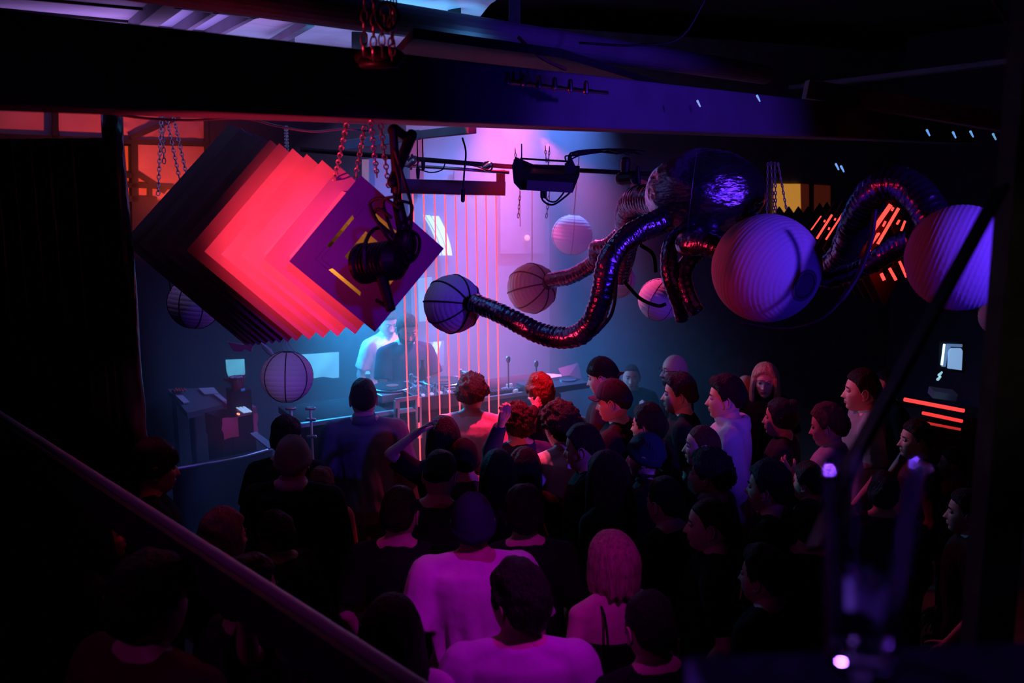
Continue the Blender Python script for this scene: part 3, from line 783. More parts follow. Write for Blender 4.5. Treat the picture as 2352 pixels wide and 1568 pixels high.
# ================================================================ hanging decorations and stage things
def rod(name, pts, r, m, label, cat, group=None, seg=8):
    mb = MB(); mb.tube(pts, r, seg); return recentre(mb.build(name, m, smooth=True, label=label, cat=cat, group=group))
def chain(a, b, label, link=.036, w=.011, m=None, group=None):
    a, b = Vector(a), Vector(b); L = (b - a).length; n = max(2, int(L / (link * .78))); mb = MB(); d = (b - a) / L
    x, y, _ = frame_to(d)
    for k in range(n):
        c = a + d * L * (k + .5) / n; sx = x if k % 2 == 0 else y; pts = []
        for t in range(12):
            an = 2 * PI * t / 12; pts.append(c + d * (link * .5 * math.sin(an) * (1 if abs(math.sin(an)) < .9 else 1)) + sx * w * .8 * math.cos(an))
        rs = []
        for t in range(12):
            p = pts[t]; tn = (pts[(t + 1) % 12] - pts[t - 1]).normalized(); nx = tn.cross(y if k % 2 == 0 else x).normalized(); ny = y if k % 2 == 0 else x
            rs.append([p + (nx * math.cos(2 * PI * q / 5) + ny * math.sin(2 * PI * q / 5)) * .0032 for q in range(5)])
        mb.rings(rs, closed=True)
    return recentre(mb.build('chain', m or M_CHROME_D, label=label, cat='chain', group=group))
M_CHROME_D = mat('chain_steel', (.5, .48, .5), .35, metal=.8)
M_CABLE = mat('black_rubber', (.012, .012, .014), .5)

# ---- layered square sculpture, left
M_PLY = mat('painted_plywood', (.62, .58, .60), .65, bump=.12, bscale=6, var=.10, vscale=4)
M_FRONT = mat('violet_front_plywood', (.10, .04, .50), .7, bump=.12, bscale=6, var=.15, vscale=4)  # violet put into the front panel's colour so red light barely shows
fc = P(845, 585, 4.0); rc = P(548, 545, 5.15)
sculpt = empty('layered_sculpture', fc, 0, 'hanging tunnel of square panels set on their corners, lit red, at the left', 'sculpture')
YN = R(-17)                                                     # panels turned a little to the right
nrm = Vector((math.sin(R(13)), -math.cos(R(13)), 0)); hx = Vector((math.cos(R(13)), math.sin(R(13)), 0))
def panel(c, a, b, th, hole, tilt, slots=False, turn=0.0):
    hx_ = Matrix.Rotation(turn, 3, 'Z') @ hx; nrm = Vector((hx_.y, -hx_.x, 0))
    cA, cB = math.cos(tilt), math.sin(tilt)
    A = (hx_ * cA + UP * cB) * a; B = (UP * cA - hx_ * cB) * b
    out = [c - A, c - B, c + A, c + B]; mb = MB()
    inn = [c - A * hole, c - B * hole, c + A * hole, c + B * hole]
    if not slots:
        for k in range(4):
            j = (k + 1) % 4; mb.prism([out[k], out[j], inn[j], inn[k]], -nrm * th)
    else:
        s0, s1, hw = .60, .665, .55                              # four long slots parallel to the sides
        l = lambda s: [c - A * s, c - B * s, c + A * s, c + B * s]
        o1, o2 = l(s1), l(s0); p1, p2 = l(s1 + .008), l(s0 - .008)
        for k in range(4):
            j = (k + 1) % 4
            mb.prism([out[k], out[j], o1[j], o1[k]], -nrm * th)
            mb.prism([o2[k], o2[j], inn[j], inn[k]], -nrm * th)
            for (t0, t1) in ((0, .22), (.78, 1.0)):
                mb.prism([p1[k].lerp(p1[j], t0), p1[k].lerp(p1[j], t1), p2[k].lerp(p2[j], t1), p2[k].lerp(p2[j], t0)], -nrm * th)
    return mb
NP = 13
TS = [0, .126, .244, .350, .454, .557, .63, .70, .765, .83, .89, .945, 1.0]
TURN = [0, 2.5, -3, 2, -4, 3, -1, 4, -3, 1, -4, 2, 0]  # small turns given to the panels so each one shades differently
for i in range(NP):
    t = TS[i]; c = fc.lerp(rc, t)
    s = .322 + (.585 - .322) * t
    mb = panel(c, s * 1.0, s * 1.02, .013, .30 if i == 0 else .36, R(3 - 2 * t), i == 0, R(TURN[i]))
    if i == 0: pass
    addto(sculpt, 'square_panel', mb, M_FRONT if i == 0 else M_PLY)
axis = (rc - fc)
rs = []
for i in range(NP):
    t = TS[i]; c = fc.lerp(rc, t); s_ = (.322 + (.585 - .322) * t); row = []
    A = (hx * math.cos(R(3 - 2 * t)) + UP * math.sin(R(3 - 2 * t))) * s_; B = (UP * math.cos(R(3 - 2 * t)) - hx * math.sin(R(3 - 2 * t))) * s_ * 1.02
    if i == 0: c = c - nrm * .035
    rs.append([c - A * .72, c - B * .72, c + A * .72, c + B * .72])
rs2 = [[p.lerp(sum(r_, Vector()) / 4, .03) for p in r_] for r_ in rs[::-1]]
mb = MB(); mb.rings(rs + rs2, cap=False, closed=True); addto(sculpt, 'light_baffle', mb, M_PLY)  # hidden box added inside the panels to stop red light passing through
bulb = MB(); bulb.ell(fc.lerp(rc, .045) - UP * .03 - hx * .10, (.03, .02, .03)); addto(sculpt, 'bulb', bulb, mat('orange_bulb', (1, .5, .1), .5, emit=(1.0, .33, .03), estr=30))
# chains of the sculpture
G = 'chains holding the layered sculpture'
chain(P(797, 283, 3.75), P(764, 434, 4.2), 'red lit chain on the second panel of the layered sculpture, leftmost of the bright ones')
chain(P(838, 290, 3.9), P(808, 455, 4.3), 'dim purple chain between the two bright red chains', m=M_CHROME_D)
chain(P(852, 278, 3.65), P(866, 405, 4.0), 'bright red chain on the top corner of the front square')
chain(P(874, 285, 3.7), P(893, 430, 4.0), 'red chain just right of the front square top corner')
chain(P(371, 262, 5.6), P(363, 448, 5.2), 'dark chain furthest left, holding the back of the sculpture')
chain(P(374, 268, 5.6), P(377, 375, 5.5), 'short loose dark chain hanging beside the furthest left chain')
chain(P(384, 275, 5.6), P(412, 410, 5.3), 'dark slanting chain, second from the window bars')
chain(P(399, 270, 5.6), P(428, 400, 5.3), 'dark slanting chain nearest the big sculpture at the left')
chain(P(657, 290, 5.4), P(659, 345, 5.0), 'short dim chain above the middle of the layered sculpture')
# bundle of chains looped over the beam at the top
for k in range(7):
    x = 838 + k * 11 + (k % 2) * 3
    if k in (1, 4): continue
    chain(P(x, -30 + 4 * k, 3.3), P(x + (4 if k % 2 else -3), 128 + (k % 3) * 4, 3.35), 'chain in the bundle over the big beam, %s' % ['hanging furthest left', '', 'second along from the left', 'middle strand', '', 'second strand from the right', 'hanging furthest right'][k], link=.042, w=.013)
mb = MB(); c = P(890, 38, 3.25); mb.ring(c, .034, .007, nrm=(0, -1, 0), seg=20, sr=8, sy=1.25); recentre(mb.build('shackle', M_CHROME, smooth=True, label='steel shackle ring in the chain bundle at the top', cat='shackle'))
mb = MB(); mb.ell(P(872, 132, 3.45), (.09, .05, .04)); mb.box(P(872, 146, 3.45), (.13, .09, .03)); recentre(mb.build('beam_clamp', M_BLK, smooth=True, label='dark clamp under the chain bundle on top of the beam', cat='clamp'))

# ---- black lamp hanging before the sculpture
lp = P(880, 600, 3.55); ax = Vector((-.75, .55, -.12)).normalized()
lamp = empty('spotlight', lp, 0, 'black ribbed spotlight hanging on cables in front of the layered sculpture', 'spotlight')
LMx = Matrix(frame_to(ax)).transposed()
mb = MB(); prof = [(.001, -.10), (.045, -.095), (.066, -.07)]
for k in range(8): z = -.06 + k * .018; prof += [(.074, z), (.074, z + .007), (.067, z + .009), (.067, z + .016)]
prof += [(.078, .088), (.078, .105), (.06, .106), (.055, .09), (.001, .09)]
mb.lathe(prof, lp, 28, LMx); addto(lamp, 'housing', mb, M_BLK, smooth=False)
mb = MB(); yk = []
for k in range(13):
    a = R(-10 + 200 * k / 12); yk.append(lp + LMx @ Vector((.098 * math.cos(a), .125 * math.sin(a), 0)))
mb.tube(yk, .008, 6); addto(lamp, 'yoke', mb, M_BLK)
mb = MB(); mb.cap(P(878, 640, 3.5), P(898, 712, 3.45), .022, .018, flat1=True); mb.cap(P(866, 690, 3.5), P(900, 712, 3.45), .008, .006); addto(lamp, 'handle', mb, M_BLK)
mb = MB(); mb.cap(P(903, 300, 3.55), P(914, 470, 3.52), .016, .017); mb.cap(P(914, 470, 3.52), P(938, 585, 3.5), .022, .026); mb.ell(P(930, 560, 3.5), (.045, .035, .06)); addto(lamp, 'hanging_pole', mb, M_BLK, smooth=True)
mb = MB()
for pts in ([(905, 340), (930, 420), (945, 480), (935, 560), (900, 600)], [(915, 460), (945, 470), (940, 500), (915, 520), (930, 560)], [(920, 480), (880, 455), (850, 470), (880, 530), (912, 570)],
            [(930, 520), (962, 545), (958, 585), (935, 605), (925, 590)], [(910, 450), (880, 465), (905, 540), (935, 580)], [(900, 500), (870, 480), (860, 500), (900, 540)], [(908, 380), (918, 430), (910, 480), (925, 530)]):
    mb.tube(spline([P(x, y, 3.46 + .02 * (k % 3)) for k, (x, y) in enumerate(pts)], 8), .0065, 6)
addto(lamp, 'cable', mb, M_CABLE, smooth=True)
mb = MB(); mb.cap(P(905, 300, 3.6), P(940, 322, 3.8), .025, .02); mb.cap(P(900, 420, 3.5), P(945, 310, 3.7), .018, .022); addto(lamp, 'clamp', mb, M_BLK)

# ---- paper lanterns
M_PAPER = mat('lantern_paper', (.66, .62, .70), .8, bump=.12, bscale=60, trans=0.0)
M_WIRE = mat('lantern_wire', (.03, .03, .04), .5)
def lantern(px, py, rpx, d, label, ax=(0, 0, 1), seams=7, tilt_seams=0.0, ribs=17, hole=.22, amp=.012, seam_w=.004, holeside=True):
    c = P(px, py, d); r = rpx * d / FPX; ax = Vector(ax).normalized(); M3 = Matrix(frame_to(ax)).transposed()
    root = empty('paper_lantern', c, 0, label, 'lantern', 'white paper lanterns hung over the dance floor')
    prof = []; n = 96
    for k in range(n + 1):
        th = R(13) + (PI - R(26)) * k / n
        w = abs(math.sin(th * ribs * 1.0)); rr = r * (1 - amp * 1.3 * (1 - w) ** 1.5)
        prof.append((rr * math.sin(th), rr * math.cos(th) * .985))
    prof = prof + [(a * .992, b * .992) for a, b in prof[::-1]]
    rs = []
    seg = 56
    for (a, b) in prof: rs.append([c + M3 @ Vector((a * math.cos(2 * PI * t / seg), a * math.sin(2 * PI * t / seg), b)) for t in range(seg)])
    mb = MB(); mb.rings(rs, cap=False, closed=True)
    o = addto(root, 'paper_shade', mb, M_PAPER, smooth=True)
    mb = MB()
    for k in range(seams):
        a = 2 * PI * (k + tilt_seams) / seams; pts = []
        for t in range(25):
            th = R(13) + (PI - R(26)) * t / 24; pts.append(c + M3 @ Vector((r * 1.0 * math.sin(th) * math.cos(a), r * 1.0 * math.sin(th) * math.sin(a), r * .985 * math.cos(th))))
        mb.tube(pts, seam_w, 5)
    for s in (-1, 1): mb.ring(c + ax * r * .955 * s, r * .23, .003, nrm=ax, seg=24)
    addto(root, 'wire_frame', mb, M_WIRE, smooth=True)
    return c, r
LX = Vector((1, 0, 0))
l1, r1_ = lantern(1040, 698, 68, 5.6, 'dark paper lantern on the end of the long drooping tentacle, before the red light strings', ax=(.62, -.77, .10), seams=8, tilt_seams=.25, seam_w=.0062)
l2, r2_ = lantern(1222, 662, 58, 7.0, 'paper lantern on the short hooked tentacle, right of the red light strings', ax=(.60, -.73, .28), seams=8, seam_w=.0055)
l3, r3_ = lantern(1314, 539, 47, 8.4, 'pale lantern hanging high against the hazy wall, with no tentacle', ax=(.1, 0, 1), seams=5, seam_w=.002)
l4, r4_ = lantern(659, 865, 61, 6.0, 'white lantern hung by strings under the layered sculpture, left of the decks', ax=(.03, .12, 1), seams=7, tilt_seams=.3, seam_w=.004, ribs=15)
l5, r5_ = lantern(448, 695, 61, 6.1, 'lantern half hidden behind the lower left edge of the layered sculpture', ax=(.12, .1, 1), seams=7, tilt_seams=.1)
l6, r6_ = lantern(1515, 688, 50, 6.9, 'pink and white lantern low behind the middle tentacle', ax=(.3, -.2, 1), seams=6, seam_w=.002)
l7, r7_ = lantern(1420, 645, 40, 7.6, 'small dim lantern mostly behind the bend of the long tentacle', ax=(.3, -.2, 1), seams=5, seam_w=.002)
l8, r8_ = lantern(1760, 616, 125, 4.5, 'largest lantern, violet, with its round opening facing right', ax=(.50, -.83, -.24), seams=0, tilt_seams=.1, ribs=34, seam_w=.0012, amp=.010)
l9, r9_ = lantern(2205, 592, 122, 3.9, 'big violet lantern at the right behind the slanting black brace', ax=(.80, -.45, -.28), seams=0, ribs=34, seam_w=.0012, amp=.010)
l10, _ = lantern(2295, 725, 46, 6.5, 'small bluish lantern peeping out beside the right post', ax=(.5, -.3, 1), seams=5, seam_w=.002)
mb = MB(); cc = l8 + Vector((.50, -.83, -.24)).normalized() * r8_ * .93; mb.lathe([(.001, 0), (r8_ * .30, 0), (r8_ * .30, .006), (.001, .006)], cc, 28, Matrix(frame_to(Vector((.50, -.83, -.24)))).transposed())
ml = mb.build('end_disc', mat('lantern_disc', (.22, .14, .22), .8)); ml.parent = [o for o in bpy.data.objects if o.get('label', '').startswith('largest lantern')][0]; ml.matrix_parent_inverse = Matrix.Translation(-ml.parent.location)
for k, (dx) in enumerate((-6, 0, 7)):
    rod('string', spline([P(659 + dx * .4, 772, 5.9), P(655 + dx * 1.2, 790, 5.95), P(662 + dx * 2.0, 806, 6.0)], 6), .0022, M_BOARD, 'white string tying the lantern left of the decks to the sculpture above', 'string', 'strings of the lantern left of the decks', 5)
for a, b in (((1330, 360), (1318, 492)), ((1192, 368), (1195, 520)), ((1222, 380), (1222, 600))):
    rod('wire', [P(*a, 8.2), P(*b, 8.2)], .004, M_CABLE, ['thin wire down to the high pale lantern', 'thin wire just right of the light bar', 'thin wire between the light bar and the high pale lantern'][(a[0] == 1192) + 2 * (a[0] == 1222)], 'wire', None, 5)
rod('wire', [P(388, 640, 6.0), P(392, 668, 6.0)], .004, M_CABLE, 'short wire above the half hidden lantern at the left', 'wire', None, 5)

# ---- octopus of metallic film
M_MYLAR = mat('metallic_film', (.22, .17, .30), .24, metal=.95, bump=.35, bscale=30, detail=3)
M_MYLAR_H = mat('metallic_film_head', (.30, .24, .38), .24, metal=.95, bump=.9, bscale=11, detail=6, stretch=(1, 1, 2.2))
octo = empty('octopus_inflatable', P(1620, 450, 5.2), 0, 'big inflatable octopus of dark metallic film hanging below the beam', 'inflatable octopus')
hc_ = P(1620, 445, 5.2)
mb = MB(); nu, nv = 110, 80; rows = []
for i in range(nv + 1):
    th = PI * i / nv; row = []
    for j in range(nu):
        ph = 2 * PI * j / nu; q = Vector((math.sin(th) * math.cos(ph), math.sin(th) * math.sin(ph), math.cos(th)))
        r = 1 + .035 * noise.noise(q * 2.2) + .030 * abs(noise.noise(q * 6.5)) + .010 * abs(noise.noise(q * 15)) + .018 * math.sin(ph * 9) * math.sin(th) ** 2 * max(0, .2 - q.z)
        p = Vector((q.x * .315, q.y * .30, q.z * (.235 if q.z > 0 else .215))) * r
        row.append(hc_ + p)
    rows.append(row)
mb.rings(rows); addto(octo, 'head', mb, M_MYLAR_H, smooth=True)
def tentacle(pts, r, label=None, taper=None):
    P3 = spline([P(*p) for p in pts], 18); n = len(P3); acc = 0; rr = []
    rnd = random.Random(n)
    for i in range(n):
        if i: acc += (P3[i] - P3[i - 1]).length
        t = i / (n - 1); base = r if not taper else r * (taper[0] + (taper[1] - taper[0]) * t)
        rr.append(base)
    # resample finely and pleat
    dense = []; rad = []
    L = [0]
    for i in range(1, n): L.append(L[-1] + (P3[i] - P3[i - 1]).length)
    m = int(L[-1] / .010); j = 0
    for k in range(m + 1):
        s = L[-1] * k / m
        while j < n - 2 and L[j + 1] < s: j += 1
        u = (s - L[j]) / max(1e-6, L[j + 1] - L[j]); dense.append(P3[j].lerp(P3[j + 1], min(1, u))); rb = rr[j] * (1 - u) + rr[j + 1] * u
        rad.append(rb * (1 + .045 * math.sin(s * 210) + .05 * noise.noise(Vector((s * 14, r * 50, 0)))))
    mb = MB(); mb.tube(dense, rad, 28); o = addto(octo, 'tentacle', mb, M_MYLAR, smooth=True)
    # crumple
    me = o.data; seg = 28
    for v in me.vertices:
        w = noise.noise(v.co * 16) * .005 + noise.noise(v.co * 50) * .0018
        c = dense[min(len(dense) - 1, v.index // seg)]; dd = (v.co - c); l = dd.length or 1; v.co = v.co + dd / l * w
    return o
tentacle([(1560, 495, 5.2), (1500, 515, 5.1), (1440, 548, 5.05), (1400, 600, 5.0), (1382, 680, 5.0), (1356, 745, 5.05), (1310, 775, 5.1), (1240, 765, 5.2), (1160, 725, 5.3), (1090, 695, 5.45)], .062, taper=(1.1, .88))
tentacle([(1530, 460, 5.6), (1465, 462, 5.9), (1442, 495, 6.1), (1440, 560, 6.3), (1425, 640, 6.5)], .10, taper=(1, .6))
tentacle([(1470, 500, 6.3), (1400, 560, 6.5), (1370, 570, 6.6), (1365, 600, 6.7), (1320, 630, 6.8), (1258, 646, 6.9)], .072, taper=(.7, .8))
tentacle([(1590, 520, 5.0), (1545, 560, 4.95), (1536, 620, 4.9), (1552, 680, 4.9), (1568, 732, 4.95)], .062, taper=(.8, .55))
tentacle([(1600, 545, 4.9), (1580, 560, 4.7), (1620, 560, 4.62), (1670, 580, 4.55), (1700, 600, 4.5)], .070, taper=(.9, .7))
tentacle([(1640, 540, 5.1), (1590, 590, 4.95), (1570, 630, 4.9), (1585, 690, 4.85), (1602, 715, 4.85)], .048, taper=(1, .8))
tentacle([(1620, 520, 5.1), (1640, 560, 5.0), (1700, 560, 4.9)], .07)
tentacle([(1700, 500, 5.2), (1800, 590, 5.2), (1880, 620, 5.0), (1935, 585, 4.8), (1965, 510, 4.6), (2005, 440, 4.4), (2060, 420, 4.3), (2110, 450, 4.2), (2150, 510, 4.1)], .062, taper=(1.0, 1.25))
tentacle([(1700, 520, 5.6), (1860, 600, 5.5), (1930, 595, 5.3), (1975, 550, 5.2), (2000, 490, 5.1), (2020, 470, 5.2)], .045, taper=(1, .8))
tentacle([(1740, 540, 5.0), (1880, 635, 4.6), (1940, 630, 4.5), (2000, 605, 4.35), (2060, 565, 4.2), (2105, 545, 4.1)], .052, taper=(.7, 1.0))
rod('cord', [P(1600, 350, 4.9), P(1590, 430, 4.85), P(1578, 530, 4.85)], .0013, M_CHROME_D, 'fine cord hanging down the face of the octopus head', 'cord', None, 5)
# black hoses looping under the octopus
rod('hose', spline([P(1470, 562, 5.1), P(1500, 585, 5.1), P(1506, 625, 5.1)], 8), .011, M_CABLE, 'short black hose arching beside the middle tentacle', 'hose')
rod('hose', spline([P(1412, 560, 4.95), P(1415, 650, 4.95), P(1405, 720, 4.95), P(1370, 765, 4.95)], 8), .009, M_CABLE, 'black hose running down behind the long tentacle bend', 'hose')
rod('hose', spline([P(1432, 645, 5.3), P(1470, 685, 5.3), P(1510, 702, 5.3), P(1530, 698, 5.3)], 8), .010, M_CABLE, 'black hose sagging across the pink and white lantern', 'hose')
rod('hose', spline([P(2010, 480, 4.0), P(1998, 560, 4.0), P(1960, 650, 4.0), P(1890, 730, 4.0), P(1800, 755, 4.1), P(1700, 742, 4.2)], 10), [.012] * 25 + [.006] * 26, M_CABLE, 'long black hose sweeping from the right tentacle under the largest lantern', 'hose')
for k, (a, b, l) in enumerate((((1764, 374), (1762, 500), 'left strand'), ((1771, 372), (1778, 500), 'second strand'), ((1780, 373), (1782, 490), 'third strand'), ((1787, 374), (1806, 480), 'right strand'))):
    chain(P(*a, 5.6), P(*b, 5.4), 'thin chain by the amber window above the largest lantern, ' + l, link=.03, w=.006)

# ---- second layered sculpture, right, with glowing slits
s2 = empty('layered_sculpture', P(2000, 560, 8.0), 0, 'second stacked panel sculpture with glowing red slits behind the right tentacles', 'sculpture')
c0 = P(2040, 575, 7.2); c1 = P(1880, 555, 9.0)
h2 = Vector((math.cos(R(40)), math.sin(R(40)), 0)); n2 = Vector((math.sin(R(40)), -math.cos(R(40)), 0))
M_RP = mat('dark_red_panel', (.16, .03, .03), .6, bump=.1, bscale=8)
for i in range(9):
    t = i / 8; c = c1.lerp(c0, t); s = .36 + .06 * t
    mb = MB(); A = h2 * s; B = UP * s; out = [c - A, c - B, c + A, c + B]; inn = [c - A * .5, c - B * .5, c + A * .5, c + B * .5]
    for k in range(4): j = (k + 1) % 4; mb.prism([out[k], out[j], inn[j], inn[k]], -n2 * .012)
    addto(s2, 'square_panel', mb, M_RP if i > 1 else M_BLK)
M_SLIT = mat('red_slit_light', (1, .1, .05), .5, emit=(1.0, .045, .035), estr=2.6)
def slit(a, b, w, d=7.0):
    mb = MB(); mb.beam(P(*a, d), P(*b, d), w * d / FPX, .01, up=Vector((0, 1, 0))); addto(s2, 'light_slit', mb, M_SLIT)
for a, b, w in (((1863, 528), (1886, 496), 2), ((1876, 548), (1911, 493), 4), ((1897, 550), (1936, 490), 3), ((2004, 530), (2046, 470), 9), ((2016, 560), (2064, 478), 6), ((2000, 562), (2020, 535), 4),
                ((2070, 530), (2079, 507), 4), ((2028, 520), (2034, 508), 4), ((2048, 484), (2052, 476), 4), ((1961, 595), (1975, 575), 4), ((2066, 600), (2082, 636), 5), ((2043, 616), (2058, 643), 6), ((2024, 628), (2031, 643), 7),
                ((1995, 567), (1998, 580), 6), ((2060, 515), (2066, 505), 4), ((1893, 510), (1895, 505), 3), ((1917, 506), (1919, 501), 3), ((1903, 528), (1905, 522), 3), ((2012, 545), (2017, 536), 5)):
    slit(a, b, w)
mb = MB(); pts = [P(1770, 500, 9.6)]
for k in range(8): pts += [P(1780 + k * 22 + 0, 490, 9.6), P(1791 + k * 22, 474, 9.6)]
pts += [P(1960, 490, 9.6), P(1960, 530, 9.6), P(1770, 530, 9.6)]
mb.prism(pts, (0, .03, 0)); addto(s2, 'zigzag_board', mb, M_BLK)

# ---- red light strings and their bar
G = 'vertical red light strings in front of the decks'
M_STR = mat('red_light_string', (1, .2, .2), .5, emit=(1.0, .07, .10), estr=2.1)
tops = [922, 948, 973, 998, 1022, 1046, 1070, 1093, 1116, 1139]
LD = 6.9
def SP(x, y, off=0.0): return PPL(x, y, ST(0, -.16 - off, 0), N)
for k, x in enumerate(tops):
    a = SP(x, 444); b = Vector((a.x, a.y, .01))
    mb = MB(); mb.tube([a, b], .0048, 8); recentre(mb.build('light_string', M_STR, smooth=True, label=['outermost light string at the left end of the row', 'second light string from the sculpture side', 'third light string from the sculpture side', 'fourth light string from the sculpture side', 'fifth light string, left of centre', 'sixth light string, right of centre', 'fourth light string from the lantern side', 'third light string from the lantern side', 'second light string from the lantern side', 'outermost light string at the right end of the row'][k] + ', glowing red', cat='light string', group=G))
lb = empty('light_bar', SP(1030, 430), 0, 'long black light bar from which the red strings drop', 'light bar')
a, b = SP(905, 427), SP(1152, 433)
mb = MB(); mb.beam(a, b, .12, .10); addto(lb, 'housing', mb, mat('bar_metal', (.05, .06, .09), .5))
for x, y in ((912, 376), (1150, 390)): mb = MB(); mb.beam(SP(x, y), SP(x, 447), .04, .06, up=N); addto(lb, 'end_bracket', mb, M_BLK)
mb = MB(); mb.tube([SP(905, 443, .06), SP(1152, 448, .06)], .004, 6); addto(lb, 'edge_strip', mb, M_CHROME)
rod('truss_pipe', [P(690, 343, 6.2), P(1160, 382, 6.6), P(1500, 400, 7.0)], .016, M_BLK, 'long thin black pipe carrying the stage lights, upper of the two', 'pipe')
rod('truss_pipe', [P(905, 378, 6.3), P(1170, 396, 6.3)], .011, M_CHROME, 'short pale pipe just below the long black pipe', 'pipe')
for x, y, l in ((962, 424, 'hanging plug cable at the left of the light bar'), (974, 404, 'short hanging plug just right of the first plug')):
    mb = MB(); mb.tube([P(x - 4, 316, 6.0), P(x - 2, y - 30, 6.0)], .004, 6); mb.cap(P(x - 2, y - 35, 6.0), P(x - 2, y - 16, 6.0), .013, .010); recentre(mb.build('plug_cable', M_CABLE, label=l, cat='cable'))
mb = MB(); mb.tube(spline([P(1062, 316, 5.6), P(1070, 350, 5.6), P(1066, 400, 5.6), P(1064, 440, 5.6)], 6), .006, 6); mb.cap(P(1064, 436, 5.6), P(1063, 460, 5.6), .012, .012); recentre(mb.build('plug_cable', M_CABLE, label='longest hanging cable with a plug, crossing the middle of the light bar', cat='cable'))
# clutter on the pipe
mb = MB(); mb.cap(P(940, 380, 6.1), P(950, 370, 6.1), .02, .02); mb.cap(P(946, 356, 6.1), P(944, 388, 6.1), .008, .008); mb.ring(P(950, 370, 6.1), .03, .006, nrm=(0, 1, 0)); recentre(mb.build('pipe_clamp', M_CHROME, label='steel clamp on the long black pipe left of the plug cables', cat='clamp'))
mb = MB(); mb.cap(P(1115, 385, 6.2), P(1125, 378, 6.2), .02, .02); mb.ring(P(1120, 382, 6.2), .03, .006, nrm=(0, 1, 0)); recentre(mb.build('pipe_clamp', M_CHROME, label='steel clamp on the long black pipe near the box light', cat='clamp'))
mb = MB()
mb.tube(spline([P(960, 388, 6.1), P(990, 396, 6.1), P(1015, 390, 6.1), P(1022, 376, 6.1)], 6), .004, 5); mb.tube(spline([P(1050, 375, 6.1), P(1085, 380, 6.1), P(1120, 390, 6.1)], 6), .004, 5); recentre(mb.build('cable', M_CABLE, label='thin cables draped along the long black pipe over the light bar', cat='cable'))

# ---- box light with yoke
bx = empty('box_light', P(1252, 410, 5.4), 0, 'black box shaped stage light hanging right of the light bar', 'stage light')
a, b = P(1180, 408, 5.4), P(1326, 418, 5.4); d = (b - a).normalized(); y = UP
fr = [P(1176, 380, 5.35), P(1180, 420, 5.3), P(1195, 436, 5.3), P(1316, 441, 5.3), P(1331, 402, 5.35), P(1218, 398, 5.35), P(1190, 386, 5.35)]
mb = MB(); mb.prism(fr, (.02, .26, .05)); addto(bx, 'housing', mb, mat('box_light_body', (.012, .012, .016), .4))
mb = MB(); mb.beam(P(1210, 425, 5.27), P(1316, 431, 5.27), .012, .055, up=UP); addto(bx, 'label_plate', mb, mat('label_plate', (.10, .09, .11), .5))
mb = MB()
for x, s in ((1190, 1), (1308, 1)): mb.beam(P(x, 366 + (x > 1200) * 8, 5.4), P(x, 400, 5.4), .04, .05)
mb.tube([P(1195, 364, 5.4), P(1310, 371, 5.4)], .006, 6); mb.tube([P(1196, 380, 5.4), P(1290, 388, 5.4)], .008, 6); addto(bx, 'yoke', mb, M_BLK)
mb = MB(); mb.tube(spline([P(1245, 438, 5.3), P(1247, 460, 5.3), P(1270, 470, 5.3), P(1300, 450, 5.3), P(1312, 438, 5.3)], 8), .006, 6); mb.tube(spline([P(1252, 438, 5.3), P(1256, 458, 5.3), P(1275, 463, 5.3), P(1292, 446, 5.3), P(1296, 438, 5.3)], 8), .005, 6)
for x in (1245, 1252): mb.cap(P(x, 440, 5.3), P(x, 452, 5.3), .010, .010)
addto(bx, 'cable', mb, M_CABLE, smooth=True)
# lettering on the box light plate, too soft to read in the picture: small raised marks
rod('wire', [P(1198, 330, 5.4), P(1198, 366, 5.4)], .004, M_CHROME, 'short steel wire with a carabiner holding the box light', 'wire', None, 5)
for a, b, l in (((1183, 340), (1185, 372), 'thin chain left of the box light wire'), ((1252, 336), (1255, 372), 'thin chain over the middle of the box light'), ((1262, 338), (1258, 400), 'thin chain behind the middle of the box light')):
    chain(P(*a, 6.4), P(*b, 6.4), l, link=.03, w=.007)
chain(P(1195, 440, 7.2), P(1190, 500, 7.2), 'pale thin chain dropping below the box light on its left', link=.04, w=.009)
chain(P(1262, 440, 7.2), P(1255, 500, 7.2), 'pale thin chain dropping below the box light on its right', link=.04, w=.009)
mb = MB(); rnd = random.Random(5)
for k in range(9):
    x0 = 1300 + k * 3; pts = [P(x0 + 4, 400, 5.5), P(1300 + rnd.uniform(-4, 12), 372 - k * 2, 5.5), P(1325 + rnd.uniform(-6, 14), 352 + rnd.uniform(-6, 6), 5.5), P(1370 + k * 6, 344 + rnd.uniform(-3, 5), 5.5), P(1420 + k * 8, 350 + rnd.uniform(-4, 6), 5.4)]
    mb.tube(spline(pts, 6), .0045, 5)
recentre(mb.build('cable', M_CABLE, smooth=True, label='tangle of black cables running up from the box light to the beam', cat='cable'))
# moving head beside the octopus
mh = empty('moving_head_light', P(1445, 400, 6.4), 0, 'dark moving head lamp hanging left of the octopus head', 'stage light')
mb = MB(); mb.cap(P(1437, 372, 6.4), P(1436, 395, 6.4), .035, .03); addto(mh, 'base', mb, M_BLK)
mb = MB(); mb.cap(P(1428, 410, 6.4), P(1452, 408, 6.35), .045, .04); mb.cap(P(1452, 408, 6.35), P(1462, 412, 6.3), .03, .035, flat1=True); addto(mh, 'lamp_head', mb, M_BLK)
mb = MB(); mb.cap(P(1465, 385, 6.3), P(1466, 420, 6.3), .012, .018); mb.cap(P(1474, 400, 6.3), P(1490, 396, 6.3), .010, .008); addto(mh, 'plug', mb, M_CABLE)
mb = MB(); mb.prism([P(1450, 412, 8.2), P(1462, 408, 8.2), P(1492, 418, 8.2), P(1492, 436, 8.2), P(1448, 440, 8.2)], (0, .02, 0)); recentre(mb.build('salmon_board', mat('salmon_board', (.55, .22, .16), .8), label='salmon coloured board behind the moving head lamp', cat='board'))

